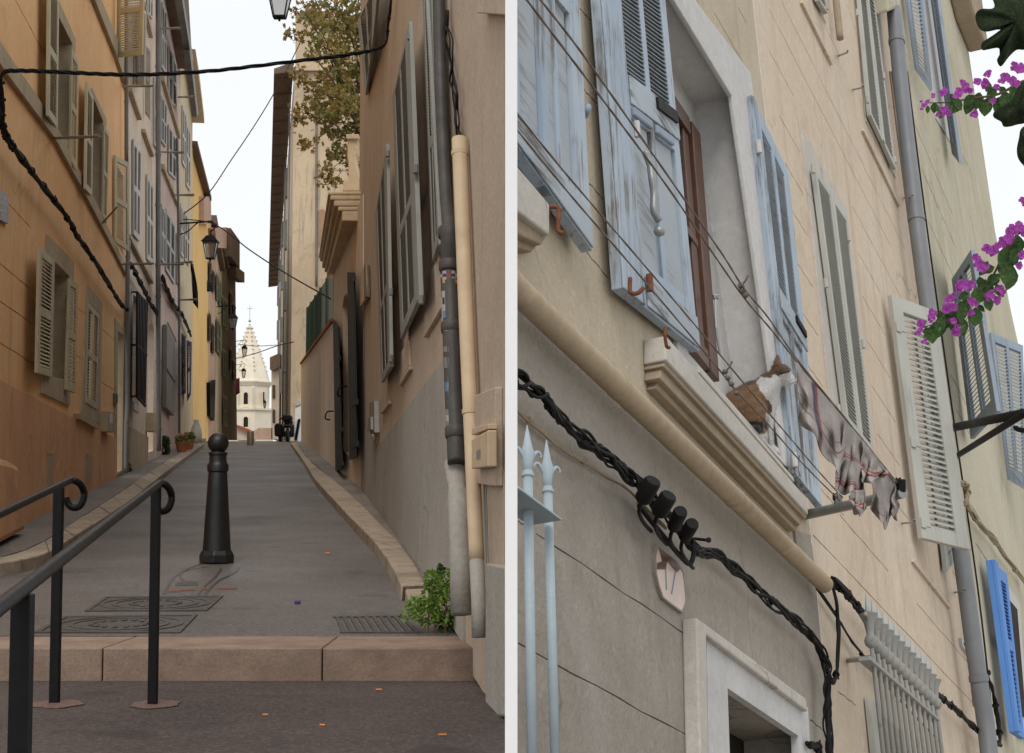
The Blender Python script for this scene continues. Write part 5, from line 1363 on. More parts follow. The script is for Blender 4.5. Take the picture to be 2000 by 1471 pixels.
# neighbour sill cut by the post
bar4((1000,312),(1074,399),(1074,460),(1000,404), .078, 0, M_SILL, 'sill', HA)
bar4((1000,404.5),(1070,460.5),(1058,478),(1000,452), .06, 0, M_MOULD, 'sill_moulding', HA)
bar4((1000,452.5),(1052,478),(1040,492),(1000,480), .034, 0, M_MOULD, 'sill_moulding', HA)
# blue shutters
P1 = {(.585,.93): 1}
def blueleaf(c, up, lo, cols, n, lab):
    q = Quad(PF, c)
    s_ = shutter(HA, q, M_BLUE, panels=(up, lo), cols=cols, n=n, th=.034, single=False, slatmat=M_LOUVD, cover=.8, planks={lo: 1})
    return q, s_
qL, sL = blueleaf([(1143,-260,.045),(1275,-170,.03),(1357,688,.03),(1204,565,.045)], (.03,.475), (.575,.90), ((.26,.57),(.62,.92)), 44, '')
MB().qbox(qL,.0,.26,.0,1,.017,.026).build('outer_stile', M_BLUE, sL, bevel=.004)
MB().qbox(qL,.30,.995,.478,.545,.017,.024).build('worn_rail', M_BLUEW, sL, bevel=.003)
MB().qbox(qL,.30,.995,.93,.995,.017,.024).build('worn_rail', M_BLUEW, sL, bevel=.003)
MB().qbox(qL,.57,.61,.58,.90,.0,.014).build('plank_bead', M_BLUE, sL, bevel=.004)
for sx0 in (.305,.62): MB().qbox(qL,sx0,sx0+.25,.552,.572,.014,.03).build('ledge', M_SLB, sL, bevel=.006)
qA, sA = blueleaf([(965,-330,.06),(1113,-170,.05),(1146,492,.05),(980,262,.06)], (.03,.30), (.36,.88), ((.15,.42),(.5,.84)), 26, '')
MB().qbox(qA,.0,.995,.90,.995,.017,.024).build('worn_rail', M_BLUEW, sA, bevel=.003)
MB().qbox(qA,.62,.66,.36,.88,0,.014).build('plank_bead', M_BLUE, sA, bevel=.004)
qB, sB = blueleaf([(1462,187,.03),(1534,338,.07),(1600,992,.07),(1546,926,.03)], (.05,.50), (.58,.93), ((.2,.48),(.56,.84)), 34, '')
MB().qbox(qB,.16,.995,.505,.56,.017,.024).build('worn_rail', M_BLUEW, sB, bevel=.003)
MB().qbox(qB,.5,.54,.58,.93,0,.014).build('plank_bead', M_BLUE, sB, bevel=.004)
# ironmongery: espagnolette handle, hinges, hooks
def hw(parent, q, s, t, pts, r, mat, nm):
    b = q.f(s, t, .03); ex = (q.p[1]-q.p[0]).normalized(); ey = (q.p[3]-q.p[0]).normalized()
    return MB().tube(spline([b+ex*p[0]+ey*p[1]+q.n*(p[2] if len(p) > 2 else 0) for p in pts],4), r, 8).build(nm, mat, parent, smooth=True)
hw(sL, qL, .40, .685, [(0,-.07),(.012,-.02,.01),(.0,.03,.015),(.012,.09,.015),(.006,.15,.012),(.03,.19,.02)], .013, M_GALV, 'catch')
MB().lathe(qL.f(.42,.82,.05), [(.002,-.02),(.016,-.012),(.02,0),(.016,.012),(.002,.02)], 12, uR).build('catch_ball', M_GALV, sL, smooth=True)
for t_ in (.59,.93): MB().tube([qL.f(.29,t_,.035), qL.f(.29,t_+.035,.035)], .011, 8).build('hinge', M_RUST if t_ > .9 else M_WREV, sL)
MB().qbox(qL,.65,.95,.486,.512,.024,.034).build('stop_plate', M_CABLE, sL)
MB().qbox(qB,.62,.92,.512,.53,.024,.034).build('stop_plate', M_CABLE, sB)
for t_ in (.13,.95): MB().tube([qB.f(.0,t_,.02), qB.f(.0,t_+.035,.02)], .013, 8).build('hinge', M_WREV, sB)
MB().qbox(qB,.02,.10,.0,.13,.017,.022).build('strap', M_SLB, sB)
def hook(parent, pts, r, mat, nm='hook'): return MB().tube(spline([PF.at(*p) for p in pts],4), r, 8).build(nm, mat, parent, smooth=True)
hook(HA, [(1130,228,.02),(1142,226,.05),(1147,215,.07),(1148,208,.07)], .011, M_SLB)
hook(HA, [(1073,404,.15),(1090,406,.17),(1091,425,.17),(1090,450,.17),(1100,455,.18)], .006, M_RUST)
hook(HA, [(1300,640,.2),(1299,656,.2),(1302,676,.2),(1307,679,.2)], .0055, M_RUST)
hook(HA, [(1231,543,.18),(1231,570,.18),(1245,573,.2),(1256,563,.21)], .0065, M_RUST)
hook(HA, [(1563,890,.06),(1561,915,.07),(1563,930,.07)], .004, M_GALV)
# sand coloured pipe below the sill
ga, gb = PF.at(940, 500, .06), PF.at(1611, 1142, .06)
gp_ = [ga.lerp(gb, i/12) for i in range(13)]
gpo = MB().tube(gp_, .036, 20).build('gutter_pipe', M_GUT, HA, smooth=True, auto=40)
for t_ in (.05,.28,.62): 
    c = ga.lerp(gb,t_); d = (gb-ga).normalized(); MB().tube([c-d*.02,c+d*.02], .0375, 20).build('pipe_joint', M_GUT, gpo, smooth=True, auto=40)
# rough edge where the old wall meets its neighbour
MB().prism([PF.at(*p,.012) for p in ((1553,1036),(1583,1044),(1594,1128),(1562,1098))], -PF.n*.014).build('mortar_patch', M_ALOW, HA, bevel=.003)

# ---- house B (peach cream)
HB = thing('house', 'peach cream house with fine incised courses and pale shutters', 'house', PF.at(1750,1540))
gB = []
for a, x1 in (((1502,18),1738),((1527,4),1768),((1503,100),1549),((1665,404),1782),((1676,494),1720),((1684,578),1729),((1694,666),1739),((1703,754),1749),((1713,846),1757),
              ((1556,512),1588),((1568,612),1598),((1579,716),1608),((1546,410),1577),((1522,226),1562),((1533,318),1570),
              ((1588,1045),1904),((1640,1006),1735),((1790,1178),1899),((1604,956),1648),((1636,1350),1672),((1752,985),1774),((1860,1116),1884),((1676,300),1684),((1590,4),1640)):
    gB.append(groove(PF, a, tov(a[0],a[1],x1), .006, .012))
for a, y1 in (((1556,206),770),((1719,515),942),((1672,1300),1470)):
    gB.append(groove(PF, a, dv(a,y1), .008, .012))
wB = []
BOUT = [(1463.2,-70),(1738,-70),(1742,27),(1760,130),(1925,1480),(1940,1600),(1634.5,1600),(1594.5,1140),(1583.3,1040),(1470.3,0)]
holed(m := MB(), [PF.at(*p) for p in BOUT], PF.n, gB, 0); m.build('wall', M_B, HB)
def flatsur(c, k, proud, mat, parent): 
    return MB().prism([PF.at(*p,proud) for p in c], -PF.n*(proud+.002)).build('window_surround', mat, parent, bevel=.003)
flatsur([(1566,250),(1655,412),(1707,880),(1622,790)], 1, .008, M_SILL, HB)
def bpair(c, parent, mat, n, off=.03, single=False):
    tl, tr, br, bl = c
    for a, b in ((0,.47),(.53,1)):
        shutter(parent, Quad(PF, [lerp2(tl,tr,a), lerp2(tl,tr,b), lerp2(bl,br,b), lerp2(bl,br,a)], off), mat, panels=((.03,.97),), cols=((.1,.92),), n=n, th=.028, single=single, cover=.46)
    MB().qbox(Quad(PF, [lerp2(tl,tr,.46), lerp2(tl,tr,.54), lerp2(bl,br,.54), lerp2(bl,br,.46)], off),0,1,0,1,-.01,.022).build('meeting_stile', mat, parent, bevel=.004)
    MB().qbox(Quad(PF, c, off-.022),.02,.98,.01,.99,-.004,0).build('dark_backing', M_DKHOLE, parent)  # shade behind the closed leaves painted as a dark sheet
bpair([(1588,330),(1650,424),(1702,890),(1652,828)], HB, M_GRW, 58)
flatsur([(1672,-60),(1712,-60),(1750,348),(1692,236)], 1, .008, M_SILL, HB)
bpair([(1671,-60),(1701,-30),(1746,332),(1697,226)], HB, M_GRW, 42)
flatsur([(1590,-60),(1604,-60),(1614,46),(1598,10)], 1, .008, M_SILL, HB)
shutter(HB, Quad(PF, [(1586,-60),(1603,-60),(1612,28),(1596,2)], .03), M_GRW, panels=((.03,.9),), n=14, single=False)
def ledge(a, x1, w_, off, parent=HB, mat=M_SILL):
    b = tov(a[0],a[1],x1); return MB().prism([PF.at(a[0],a[1],off), PF.at(b[0],b[1],off), PF.at(b[0],b[1]+w_,off), PF.at(a[0],a[1]+w_,off)], -PF.n*off).build('sill', mat, parent, bevel=.003)
for a, b in (((1687,250),(1758,399)),((1568,0),(1627,122)),((1785,1092),(1857,1184))):
    MB().prism([PF.at(a[0],a[1],.018), PF.at(b[0],b[1],.018), PF.at(b[0],b[1]+5,.018), PF.at(a[0],a[1]+5,.018)], -PF.n*.018).build('sill', M_B, HB, bevel=.003)
# hinges and wall pins of B
for x,y in ((1588,330),(1613,553),(1638,800),(1657,463),(1686,672),(1674,25),(1694,195),(1726,148),(1748,312),(1614,12)):
    c = PF.at(x,y,.045); MB().tube([c-uR*.025, c+uR*.025], .011, 8).build('hinge', M_GRW, HB)
def pin(parent, x0, y0, x1, y1, r=.006, mat=M_GALV, off=.14): return MB().tube(spline([PF.at(x0,y0,0), PF.at(x1,y1,off), PF.at(x1+1,y1-5,off)],2), r, 6).build('wall_pin', mat, parent)
pin(HB,1638,109,1654,103); pin(HB,1667,175,1684,171); pin(HB,1766,387,1781,384); pin(HB,1763,1022,1784,1020); pin(HB,1866,1157,1883,1155)
MB().tube(spline([PF.at(1631,-20,.05),PF.at(1636,30,.05),PF.at(1641,76,.05)],3), .022, 10).build('pole_end', M_MOULD, HB, smooth=True)
# open leaf of B with each slat
q3 = Quad(PF, [(1737,577,.05),(1818,607,.235),(1882,1073,.24),(1797,1052,.05)])
s3 = shutter(HB, q3, M_GRW, panels=((.06,.95),), cols=((.24,.82),), n=38, th=.034, single=True, cover=.8)
MB().qbox(q3,1.0,1.10,0,1,-.03,.017).build('outer_stile', M_GRW, s3, bevel=.004)
for t_ in (.12,.60,.92): 
    MB().qbox(q3,.0,.10,t_,t_+.04,.017,.028).build('hinge', M_GRW, s3, bevel=.003); MB().qbox(q3,.06,.22,t_+.005,t_+.03,.017,.022).build('strap', M_GRW, s3)
shutter(HB, Quad(PF, [(1790,620,.03),(1822,660,.05),(1872,1078,.05),(1846,1118,.03)]), M_GRW, panels=((.06,.95),), n=30, single=False)
# ---- grey downpipe between B and C
dp = [(1746,20),(1754,110),(1770,260),(1796,480),(1818,640),(1852,900),(1884,1130),(1906,1290),(1926,1420),(1936,1520)]
Pd = spline([PF.at(x,y,.12) for x,y in dp],4)
o = MB().tube(Pd, .054, 18).build('downpipe', M_GREYPIPE, HB, smooth=True)
for i in (3, 11, 20, 29):
    d = (Pd[i+1]-Pd[i]).normalized(); MB().tube([Pd[i]-d*.02,Pd[i]+d*.02], .060, 18).build('pipe_collar', M_GREYPIPE, o, smooth=True, auto=40)
MB().prism([PF.at(*p,.14) for p in ((1728,-40),(1764,-40),(1758,14),(1738,22))], -PF.n*.14).build('eaves_end', M_C, HB, bevel=.02)
for k, dx in enumerate((-14,-10,20)):
    MB().tube(spline([PF.at(1752+dx,140,.02),PF.at(1790+dx,440,.03),PF.at(1840+dx,800,.02),PF.at(1890+dx,1150,.03),PF.at(1916+dx,1380,.02)],5), .007, 5).build('thin_cable', M_MOULD if k < 1 else M_CABLE, HB, smooth=True)
# ---- house C
HC = thing('house', 'yellow cream house with slate blue shutters beyond the grey downpipe', 'house', PF.at(1960,1540))
gC = []
for a, x1 in (((1782,232),1860),((1800,330),1868),((1812,430),1880),((1846,620),1892),((1856,730),1890),((1868,800),1896),((1896,985),1960),((1905,1060),1935),((1880,180),1890),((1790,80),1800)):
    gC.append(groove(PF, a, tov(a[0],a[1],x1), .012, .02))
holed(m := MB(), [PF.at(*p) for p in ((1738.5,-70),(1866,-70),(1892,102),(1943,449),(1975,610),(1995,700),(2030,900),(2030,1600),(1940.5,1600),(1925.5,1480),(1760.5,130),(1742.5,27))], PF.n, gC, 0); m.build('wall', M_C, HC)
MB().prism([PF.at(*p) for p in ((1866,-70),(1892,102),(1943,449),(1995,700),(2030,900))], -PF.n*3).build('end_wall', M_C, HC) if False else None
MB().prism([PF.at(*p,.0) for p in ((1838,-70),(1866,40),(1892,104),(1893,96),(1889,60),(1872,-70))], PF.n*.22).build('eaves', M_MOULD, HC, bevel=.03)
flatsur([(1799,-60),(1818,-60),(1858,280),(1828,230)], 1, .01, M_WREV, HC)
shs = lambda c, **k: shutter(HC, Quad(PF, c), M_SLB, single=False, cover=.82, **k)
shs([(1762,-60,.05),(1796,-60,.16),(1819,177,.16),(1789,134,.05)], n=24, panels=((.05,.93),), cols=((.2,.8),))
shs([(1812,-60,.05),(1826,-60,.14),(1877,320,.14),(1862,300,.05)], n=36, panels=((.05,.93),), cols=((.3,.7),))
shs([(1862,545,.05),(1900,487,.32),(1951,803,.38),(1899,858,.05)], n=34, panels=((.06,.92),), cols=((.14,.48),(.56,.86)))
shs([(1933,650,.05),(1996,676,.28),(2003,955,.2),(1970,936,.05)], n=34, panels=((.06,.92),), cols=((.1,.46),(.54,.92)))
qv = Quad(PF, [(1930,1094,.07),(1962,1122,.1),(1996,1444,.1),(1976,1430,.08)])
sv = shutter(HC, qv, M_VIV, panels=((.08,.44),(.5,.93)), cols=((.3,.86),), n=16, th=.04, single=False)
MB().qbox(qv,.0,.2,0,1,.02,.05).build('outer_stile', M_VIV, sv, bevel=.005)
MB().prism([PF.at(*p,.02) for p in ((1960,1130),(1992,1178),(2010,1440),(1990,1440))], -PF.n*.02).build('window_surround', M_WREV, HC)
MB().prism([PF.at(*p,.03) for p in ((1972,1172),(1987,1190),(2004,1400),(1990,1400))], -PF.n*.02).build('dark_backing', M_DKHOLE, HC)  # dark patch painted for the unlit window opening
npq = Quad(PF, [(1878,1246),(1890,1262),(1892,1277),(1880,1262)], .02); o = thing('number_plate', 'small pale house number plate beside the grey downpipe', 'plate', npq.f(.5,1)); MB().qbox(npq,0,1,0,1,-.02,0).build('plate', M_WREV, o); MB().qbox(npq,.25,.75,.3,.65,0,.002).build('numeral', M_CABLE, o)

# ---- wall cables of the facade
bundle('cable_bundle', 'thick black cable bundle running under the sand coloured pipe', 'cable', PF, [(990,718),(1010,735),(1051,773),(1092,812),(1133,848),(1180,890),(1224,926),(1252,948),(1285,988),(1315,1020),(1342,1056),(1360,1074),(1408,1086),(1458,1130),(1500,1172),(1550,1208),(1589,1244),(1610,1288),(1616,1339),(1618,1400),(1622,1480)], .06, .0078, 10, M_CABLE, 12, 2.2, 14, None, 2.1)
bundle('cable_bundle', 'pale old cable under the thick black bundle', 'cable', PF, [(995,790),(1020,812),(1060,842),(1095,872),(1140,900),(1190,935),(1230,962),(1262,996),(1300,1030)], .02, .006, 3, M_MOULD, 3, 1, 15)
bundle('cable_bundle', 'black cable loop hanging from the end of the sand coloured pipe', 'cable', PF, [(1660,1160),(1634,1132),(1626,1140),(1634,1190),(1638,1250),(1634,1310),(1626,1334),(1620,1320)], .09, .009, 4, M_CABLE, 2, .8, 16)
bundle('cable_bundle', 'black cable bundle passing behind the spiked window guard', 'cable', PF, [(1632,1140),(1655,1162),(1676,1186),(1700,1216),(1740,1262),(1790,1312),(1830,1354),(1850,1372),(1869,1388),(1900,1418),(1927,1441),(1954,1455)], .07, .012, 7, M_CABLE, 14, 1.1, 17, None, 1.3)
bundle('cable_bundle', 'thin dark cables below the window guard bundle', 'cable', PF, [(1596,1150),(1640,1210),(1668,1258),(1700,1300),(1760,1370),(1840,1452)], .03, .006, 4, M_CABLE, 3, 1.5, 18)
bundle('cable_bundle', 'black cable climbing beside the foot of the grey downpipe', 'cable', PF, [(1922,1298),(1932,1330),(1944,1378),(1951,1420),(1950,1450)], .06, .016, 3, M_CABLE, 3, 1, 19)
bundle('cable_bundle', 'tan tangled old cable on the yellow cream house', 'cable', PF, [(1876,945),(1888,948),(1890,968),(1887,985),(1905,1012),(1939,1051),(1965,1090),(2005,1140)], .06, .015, 6, M_MOULD, 6, 1.6, 20)
bundle('cable_bundle', 'black junction stub in the corner below the door cable', 'cable', PF, [(1580,1452),(1592,1455),(1600,1466),(1604,1490)], .05, .012, 3, M_CABLE, 1, 1, 22)
# four capped fittings on the bundle
for i, (x0,y0,x1,y1) in enumerate(((1254,978,1276,938),(1285,1004,1307,967),(1315,1031,1330,998),(1336,1050,1353,1022))):
    a = PF.at(x0,y0,.10); b = PF.at(x1,y1,.15)
    o = thing('capped_connector', ['first black capped cable fitting from the left on the bundle','second black capped cable fitting from the left on the bundle','third black capped cable fitting from the left on the bundle','fourth black capped cable fitting nearest the broken tile'][i], 'cable fitting', a, 'capped fittings on the cable bundle')
    r = [.026,.026,.022,.022][i]
    MB().tube([a, a.lerp(b,.1), a.lerp(b,.9), b], [r*.8,r,r,r*.85], 16).build('cap', M_CABLE, o, smooth=True, auto=40)
    MB().tube(spline([a, PF.at(x0-6,y0+22,.08), PF.at(x0+4,y0+44,.06), PF.at(x0+18,y0+60,.04)],4), .006, 6).build('tail', M_CABLE, o, smooth=True)
o = MB().tube(spline([PF.at(1248,988,.05), PF.at(1290,1040,.06), PF.at(1340,1098,.06), PF.at(1352,1094,.07), PF.at(1356,1070,.08)],5), .008, 8).build('cable_bracket', M_CABLE, smooth=True); tag(o, 'thin black bracket rod under the capped fittings', 'bracket')
o = MB().tube([PF.at(1356,1052,.05), PF.at(1380,1055,.16), PF.at(1384,1055,.17)], [.005,.005,.009], 8).build('wall_pin', M_CABLE); tag(o, 'black pin sticking out beside the fourth cable fitting', 'pin')
# broken painted tile
tl_ = [(1285,1063),(1280,1080),(1281,1117),(1287,1145),(1295,1168),(1312,1182),(1334,1198),(1340,1185),(1342,1172),(1339,1140),(1336,1117),(1322,1094),(1300,1076)]
M_TILEP = Mat('pinkish glazed tile', .35, spec=.4).world(ROTR); M_TILEP.color(M_TILEP.mix(M_TILEP.ramp(M_TILEP.noise(6,3),.4,.62), lin(214,190,174), lin(194,170,158))); M_TILEP = M_TILEP.m
T = thing('broken_tile', 'broken pinkish painted tile fixed below the capped cable fittings', 'tile', PF.at(1320,1198))
MB().prism([PF.at(*p,.010) for p in inset(tl_,.93)], -PF.n*.012).build('glaze', M_TILEP, T)
MB().ring([PF.at(*p,.012) for p in tl_], [PF.at(*p,.012) for p in inset(tl_,.93)], -PF.n*.014).build('rim', M_ALOW, T, bevel=.002)
MB().prism([PF.at(*p,.0115) for p in ((1287,1070),(1300,1078),(1320,1096),(1330,1110),(1322,1118),(1304,1096),(1300,1112),(1284,1112),(1284,1100),(1294,1096))], -PF.n*.003).build('painted_hair', M_BROWN, T)
for a, b in (((1300,1108),(1302,1152)),((1320,1112),(1312,1160))): MB().tube([PF.at(*a,.011), PF.at(*b,.011)], .002, 5).build('painted_line', M_SLB, T)
# ---- garden fence spears in front, bottom left
def spear(label, axis, tipy, ring_y, r, off):
    (x0,y0),(x1,y1) = axis
    t = thing('fence_spear', label, 'fence bar', PF.at(x1,y1,off), 'pale fence spears')
    A, B = PF.at(x0,ring_y,off), PF.at(x1,y1,off); d = (A-B).normalized(); s_ = pxm(A,1)
    MB().tube([B, A+d*s_*10], r*s_, 14).build('shaft', M_PALEIRON, t, smooth=True)
    MB().tube([A-d*4*s_, A-d*2*s_, A+d*3*s_, A+d*5*s_], [r*s_, r*1.35*s_, r*1.35*s_, r*s_], 14).build('collar', M_PALEIRON, t, smooth=True)
    L = (ring_y-tipy)*s_
    MB().tube([A, A+d*L*.25, A+d*L*.45, A+d*L*.6, A+d*L*1.0], [r*.8*s_, r*1.1*s_, r*1.5*s_, r*.95*s_, .001], 10).build('spear_tip', M_PALEIRON, t, smooth=True)
    ex = (hR*.6 - nR*.0 + RIGHT*.6).normalized()
    for sg_ in (-1, 1):
        P = spline([A+d*L*.2, A+d*L*.38+ex*sg_*r*1.1*s_, A+d*L*.5+ex*sg_*r*2.4*s_, A+d*L*.46+ex*sg_*r*3.3*s_, A+d*L*.4+ex*sg_*r*3.2*s_],4)
        MB().tube(P, [r*.62*s_*(1-.045*i) for i in range(len(P))], 8).build('side_leaf', M_PALEIRON, t, smooth=True)
    return t
spear('pale blue grey fence spear nearest the white post', ((1031,929),(1040,1540)), 822, 929, 9.5, .22)
spear('second pale blue grey fence spear from the white post', ((1070,960),(1086,1540)), 852, 960, 9.0, .22)
fb = [PF.at(*p) for p in ((985,930,.235),(1097,1013,.235),(1097,1016,.18),(985,936,.18))]
o = MB().prism([PF.at(985,928,.26), PF.at(1098,1013,.26), PF.at(1098,1017,.26), PF.at(985,934,.26)], -PF.n*.08).build('fence_rail', M_PALEIRON, bevel=.002); tag(o, 'flat pale iron rail tying the fence spears together', 'fence rail')
# ---- spiked window guard bottom right
G = thing('window_guard', 'white spiked iron window guard with rusting finials at bottom right', 'window guard', PF.at(1770,1540,.2))
og = .22
ra, rb_ = (1705,1287), (1832,1404)
MB().prism([PF.at(1700,1281,og+.015), PF.at(1834,1402,og+.015), PF.at(1836,1409,og+.015), PF.at(1700,1289,og+.015)], -PF.n*.05).build('top_rail', M_RUSTP, G, bevel=.003)
MB().tube([PF.at(1656,1290,.0), PF.at(1704,1285,og)], .012, 6).build('wall_arm', M_RUSTP, G)
bar_m = None
for i in range(13):
    t_ = i/12; x, y = lerp2(ra, rb_, 1-(1-t_)**1.06)
    A = PF.at(x,y,og); B = PF.at(*dv((x,y),1560),og); s_ = .0255
    MB().tube([B, A, A+uR*.05], .0095, 8).build('bar', M_RUSTP, G, smooth=True)
    b_ = A+uR*.045
    f_ = MB().lathe(b_, [(.011,0),(.024,.012),(.028,.03),(.024,.045),(.015,.055),(.017,.075),(.022,.105),(.036,.135),(.040,.142),(.030,.146),(.012,.15)], 12, uR).build('finial', M_RUSTP, G, smooth=True, auto=50)
    MB().lathe(b_, [(.012,.145),(.011,.16),(.0015,.235)], 8, uR).build('spike', M_PALEIRON, f_, smooth=True)
    for sg_ in (-1,1):
        ex = hR*sg_; P = spline([b_+uR*.09, b_+uR*.12+ex*.022, b_+uR*.135+ex*.05, b_+uR*.12+ex*.06],3); MB().tube(P, .009, 6).build('side_leaf', M_RUSTP, f_, smooth=True)
shutter(HB, Quad(PF, [(1694,1362),(1762,1424),(1786,1640),(1718,1600)], .02), M_GRW, panels=((.06,.95),), cols=((.22,.9),), n=30, single=False)
MB().qbox(Quad(PF, [(1764,1424),(1820,1476),(1840,1640),(1788,1640)], .02),0,1,0,1,-.015,.01).build('shutter', M_GRW, HB)
# ---- clothes lines and bracket
BKa, BKb = PF.at(1573,1006,0), PF.at(1764,963,.52)
o = MB().tube([BKa, BKb], .021, 12).build('line_bracket', M_GALV, smooth=True, auto=40); tag(o, 'grey steel bracket arm carrying the clothes lines', 'bracket')
def bkt(f): return BKa.lerp(BKb, f)
def onD(pts, Da, Db):
    n = len(pts); x0 = pts[0][0]; x1 = pts[-1][0]
    out = []
    for x,y in pts:
        t_ = (x-x0)/(x1-x0); out.append(atD(x,y,1/((1-t_)/Da+t_/Db)))
    return out
Dfar = bkt(.97).dot(FWD); Dmid = bkt(.4).dot(FWD)
dn1 = PF.at(1029,0,.5).dot(FWD); dn2 = PF.at(1010,235,.28).dot(FWD)
def rope(label, pts, Da, Db, r=.0027):
    P = spline(onD(pts,Da,Db),6); t = thing('clothes_line', label, 'clothes line', P[-1], 'clothes lines')
    for k in range(2):
        MB().tube([p+(RIGHT*math.cos(i*1.3+k*3.14)+UP*math.sin(i*1.3+k*3.14))*r*.35 for i,p in enumerate(P)], r*.75, 6).build('strand', M_ROPE, t, smooth=True)
    return t
rope('lower left of the upper pair of clothes lines', [(990,-52),(1029,0),(1120,120),(1209,237),(1300,360),(1396,500),(1455,584),(1503,640),(1556,706),(1650,820),(1752,948)], dn1, Dfar)
rope('upper right of the upper pair of clothes lines', [(1018,-50),(1056,0),(1130,95),(1215,215),(1330,380),(1413,500),(1452,562),(1500,620),(1560,706),(1652,818),(1755,946)], dn1, Dfar)
rope('upper right of the lower pair of clothes lines', [(985,190),(1010,222),(1110,345),(1243,500),(1333,606),(1408,695),(1500,805),(1541,853),(1600,922),(1646,972)], dn2, Dmid)
rope('lower left of the lower pair of clothes lines', [(985,222),(1010,254),(1120,388),(1217,500),(1340,645),(1411,730),(1442,768),(1500,829),(1570,908),(1640,978)], dn2, Dmid)
def knot(label, pts, D, r):
    t = thing('rope_knot', label, 'knot', atD(*pts[0],D))
    m_ = MB()
    for i, p in enumerate(pts): 
        c = atD(*p, D-.01); m_.tube([c+V((-r,0,-r*.5)), c+V((r,-.004,r*.6))], [r*.9,r*.8], 8); m_.tube([c+V((-r*.8,0,r*.9)), c+V((r*.9,.003,-r*.9))], [r*.7,r*.9], 8)
    m_.build('coils', M_ROPE, t, smooth=True)
    P = spline([atD(pts[0][0],pts[0][1],D), atD(pts[0][0]+8,pts[0][1]-8,D-.02), atD(pts[0][0]+14,pts[0][1]-20,D-.02)],3); MB().tube(P, [r*.3+.0003*i for i in range(len(P))], 6).build('loose_end', M_ROPE, t)
Dk1 = 1/((1-.6)/dn1+.6/Dfar)
knot('grey rope knot on the upper clothes lines right of the window', [(1447,558),(1451,568),(1455,576)], 1/((1-.6)/dn1+.6/Dfar)-.01, .0075)
knot('grey rope knot on the lower clothes lines left of the cat', [(1416,726),(1421,738),(1428,750),(1438,768)], 1/((1-.655)/dn2+.655/Dmid)-.01, .0068)
# pulley bits on the bracket
for f_, lb in ((.36,'small metal line holder on the middle of the bracket arm'),(.985,'black line holder at the end of the bracket arm')):
    c = bkt(f_); o = thing('line_holder', lb, 'line holder', c); MB().box(c+V((0,0,.03)), .03,.03,.05).build('block', M_ZINC if f_ < .5 else M_CABLE, o, bevel=.005); MB().lathe(c+V((-.02,0,.045)), [(.018,0),(.012,.008),(.018,.016)], 12, (1,0,0)).build('wheel', M_BLACK, o)
# ---- cloths on the line
def towel(label, ridge, hem_l, Dofs, stripes, seed, ribs=False):
    """cloth slung over the line: ridge points along the line, hem points below them"""
    random.seed(seed); m_ = MB(); cols = []; k = 34; n = 60
    def along(e, t):
        t = max(0,min(.9999,t))*(len(e)-1); i = int(t); return lerp2(e[i], e[i+1], t-i)
    for j in range(n+1):
        for i in range(k+1):
            u, v = i/k, j/n
            a = along(ridge,u); b = along(hem_l,u); x,y = lerp2(a,b,v)
            tt = max(0,min(1,(a[0]-1029)/(1752-1029))); D = 1/((1-tt)/dn1+tt/Dfar)
            fold = math.sin(u*11+seed)*.5+math.sin(u*23+v*3+seed*2)*.3+noise.noise(V((u*5,v*4,seed)))*.7
            x += 3.2*math.sin(v*9+u*14+seed)*v; y += 2.5*math.sin(u*17+seed*3)*v
            m_.v.append(atD(x,y, D - .012 + Dofs + fold*.10*(.15+v)))
            c_ = (.40,.365,.345)
            nz = noise.noise(V((u*30,v*30,seed)))*.05 + (.035*math.sin(v*150) if ribs else 0)
            for (axis, p0, p1, cc) in stripes:
                q_ = u if axis == 'u' else v
                if p0 < q_ < p1: c_ = cc
            cols.append(tuple(max(0,min(1,x_+nz)) for x_ in c_))
    m_.f = [(j*(k+1)+i, j*(k+1)+i+1, (j+1)*(k+1)+i+1, (j+1)*(k+1)+i) for j in range(n) for i in range(k)]
    m_.col = cols
    o = m_.build('dish_cloth', M_TOWEL, smooth=True)
    s1_ = o.modifiers.new('solid','SOLIDIFY'); s1_.thickness = .004
    sd = o.modifiers.new('subd','SUBSURF'); sd.levels = sd.render_levels = 1
    return tag(o, label, 'dish cloth', 'cloths on the clothes line')
mt_ = Mat('worn dish cloth', .95, spec=.1).world()
at_ = mt_.n('ShaderNodeVertexColor'); at_.layer_name = 'col'
f1 = mt_.noise(260,2,.7); f2 = mt_.noise(12,4)
mt_.color(mt_.mix(mt_.mul(mt_.ramp(f1,.35,.7),.35), mt_.mix(mt_.mul(mt_.ramp(f2,.4,.7),.4), at_.outputs[0], lin(136,126,122)), lin(112,104,101)))
mt_.bump(f1,.8,.004); mt_.bump(f2,.6,.02); M_TOWEL = mt_.m
DK = (.07,.055,.09); RD = (.36,.06,.06); WT = (.52,.48,.45); PU = (.22,.12,.13)
towel('grey cloth with dark stripes hanging nearest the cat', [(1557,706),(1575,732),(1600,760),(1630,795),(1653,822)], [(1562,826),(1590,850),(1612,888),(1636,930),(1652,896)], -.0, [('v',.66,.69,PU),('u',.34,.42,DK),('u',.43,.46,RD),('u',.30,.32,RD),('v',.5,.53,PU),('v',.8,.815,PU)], 2)
towel('ribbed cloth with red double stripes hanging lowest in the middle of the line', [(1650,822),(1662,836),(1675,850),(1692,870)], [(1627,955),(1650,966),(1668,960),(1688,996)], -.05, [('v',.82,.845,RD),('v',.86,.90,RD),('v',.40,.425,RD),('v',.44,.455,RD),('v',.905,1,WT)], 5, True)
towel('cloth corner with a red double stripe folded right of the ribbed cloth', [(1684,860),(1700,880),(1716,900),(1734,922)], [(1680,938),(1694,946),(1710,938),(1733,926)], -.09, [('v',.60,.66,RD),('v',.70,.76,RD),('v',.77,1,WT)], 6, True)
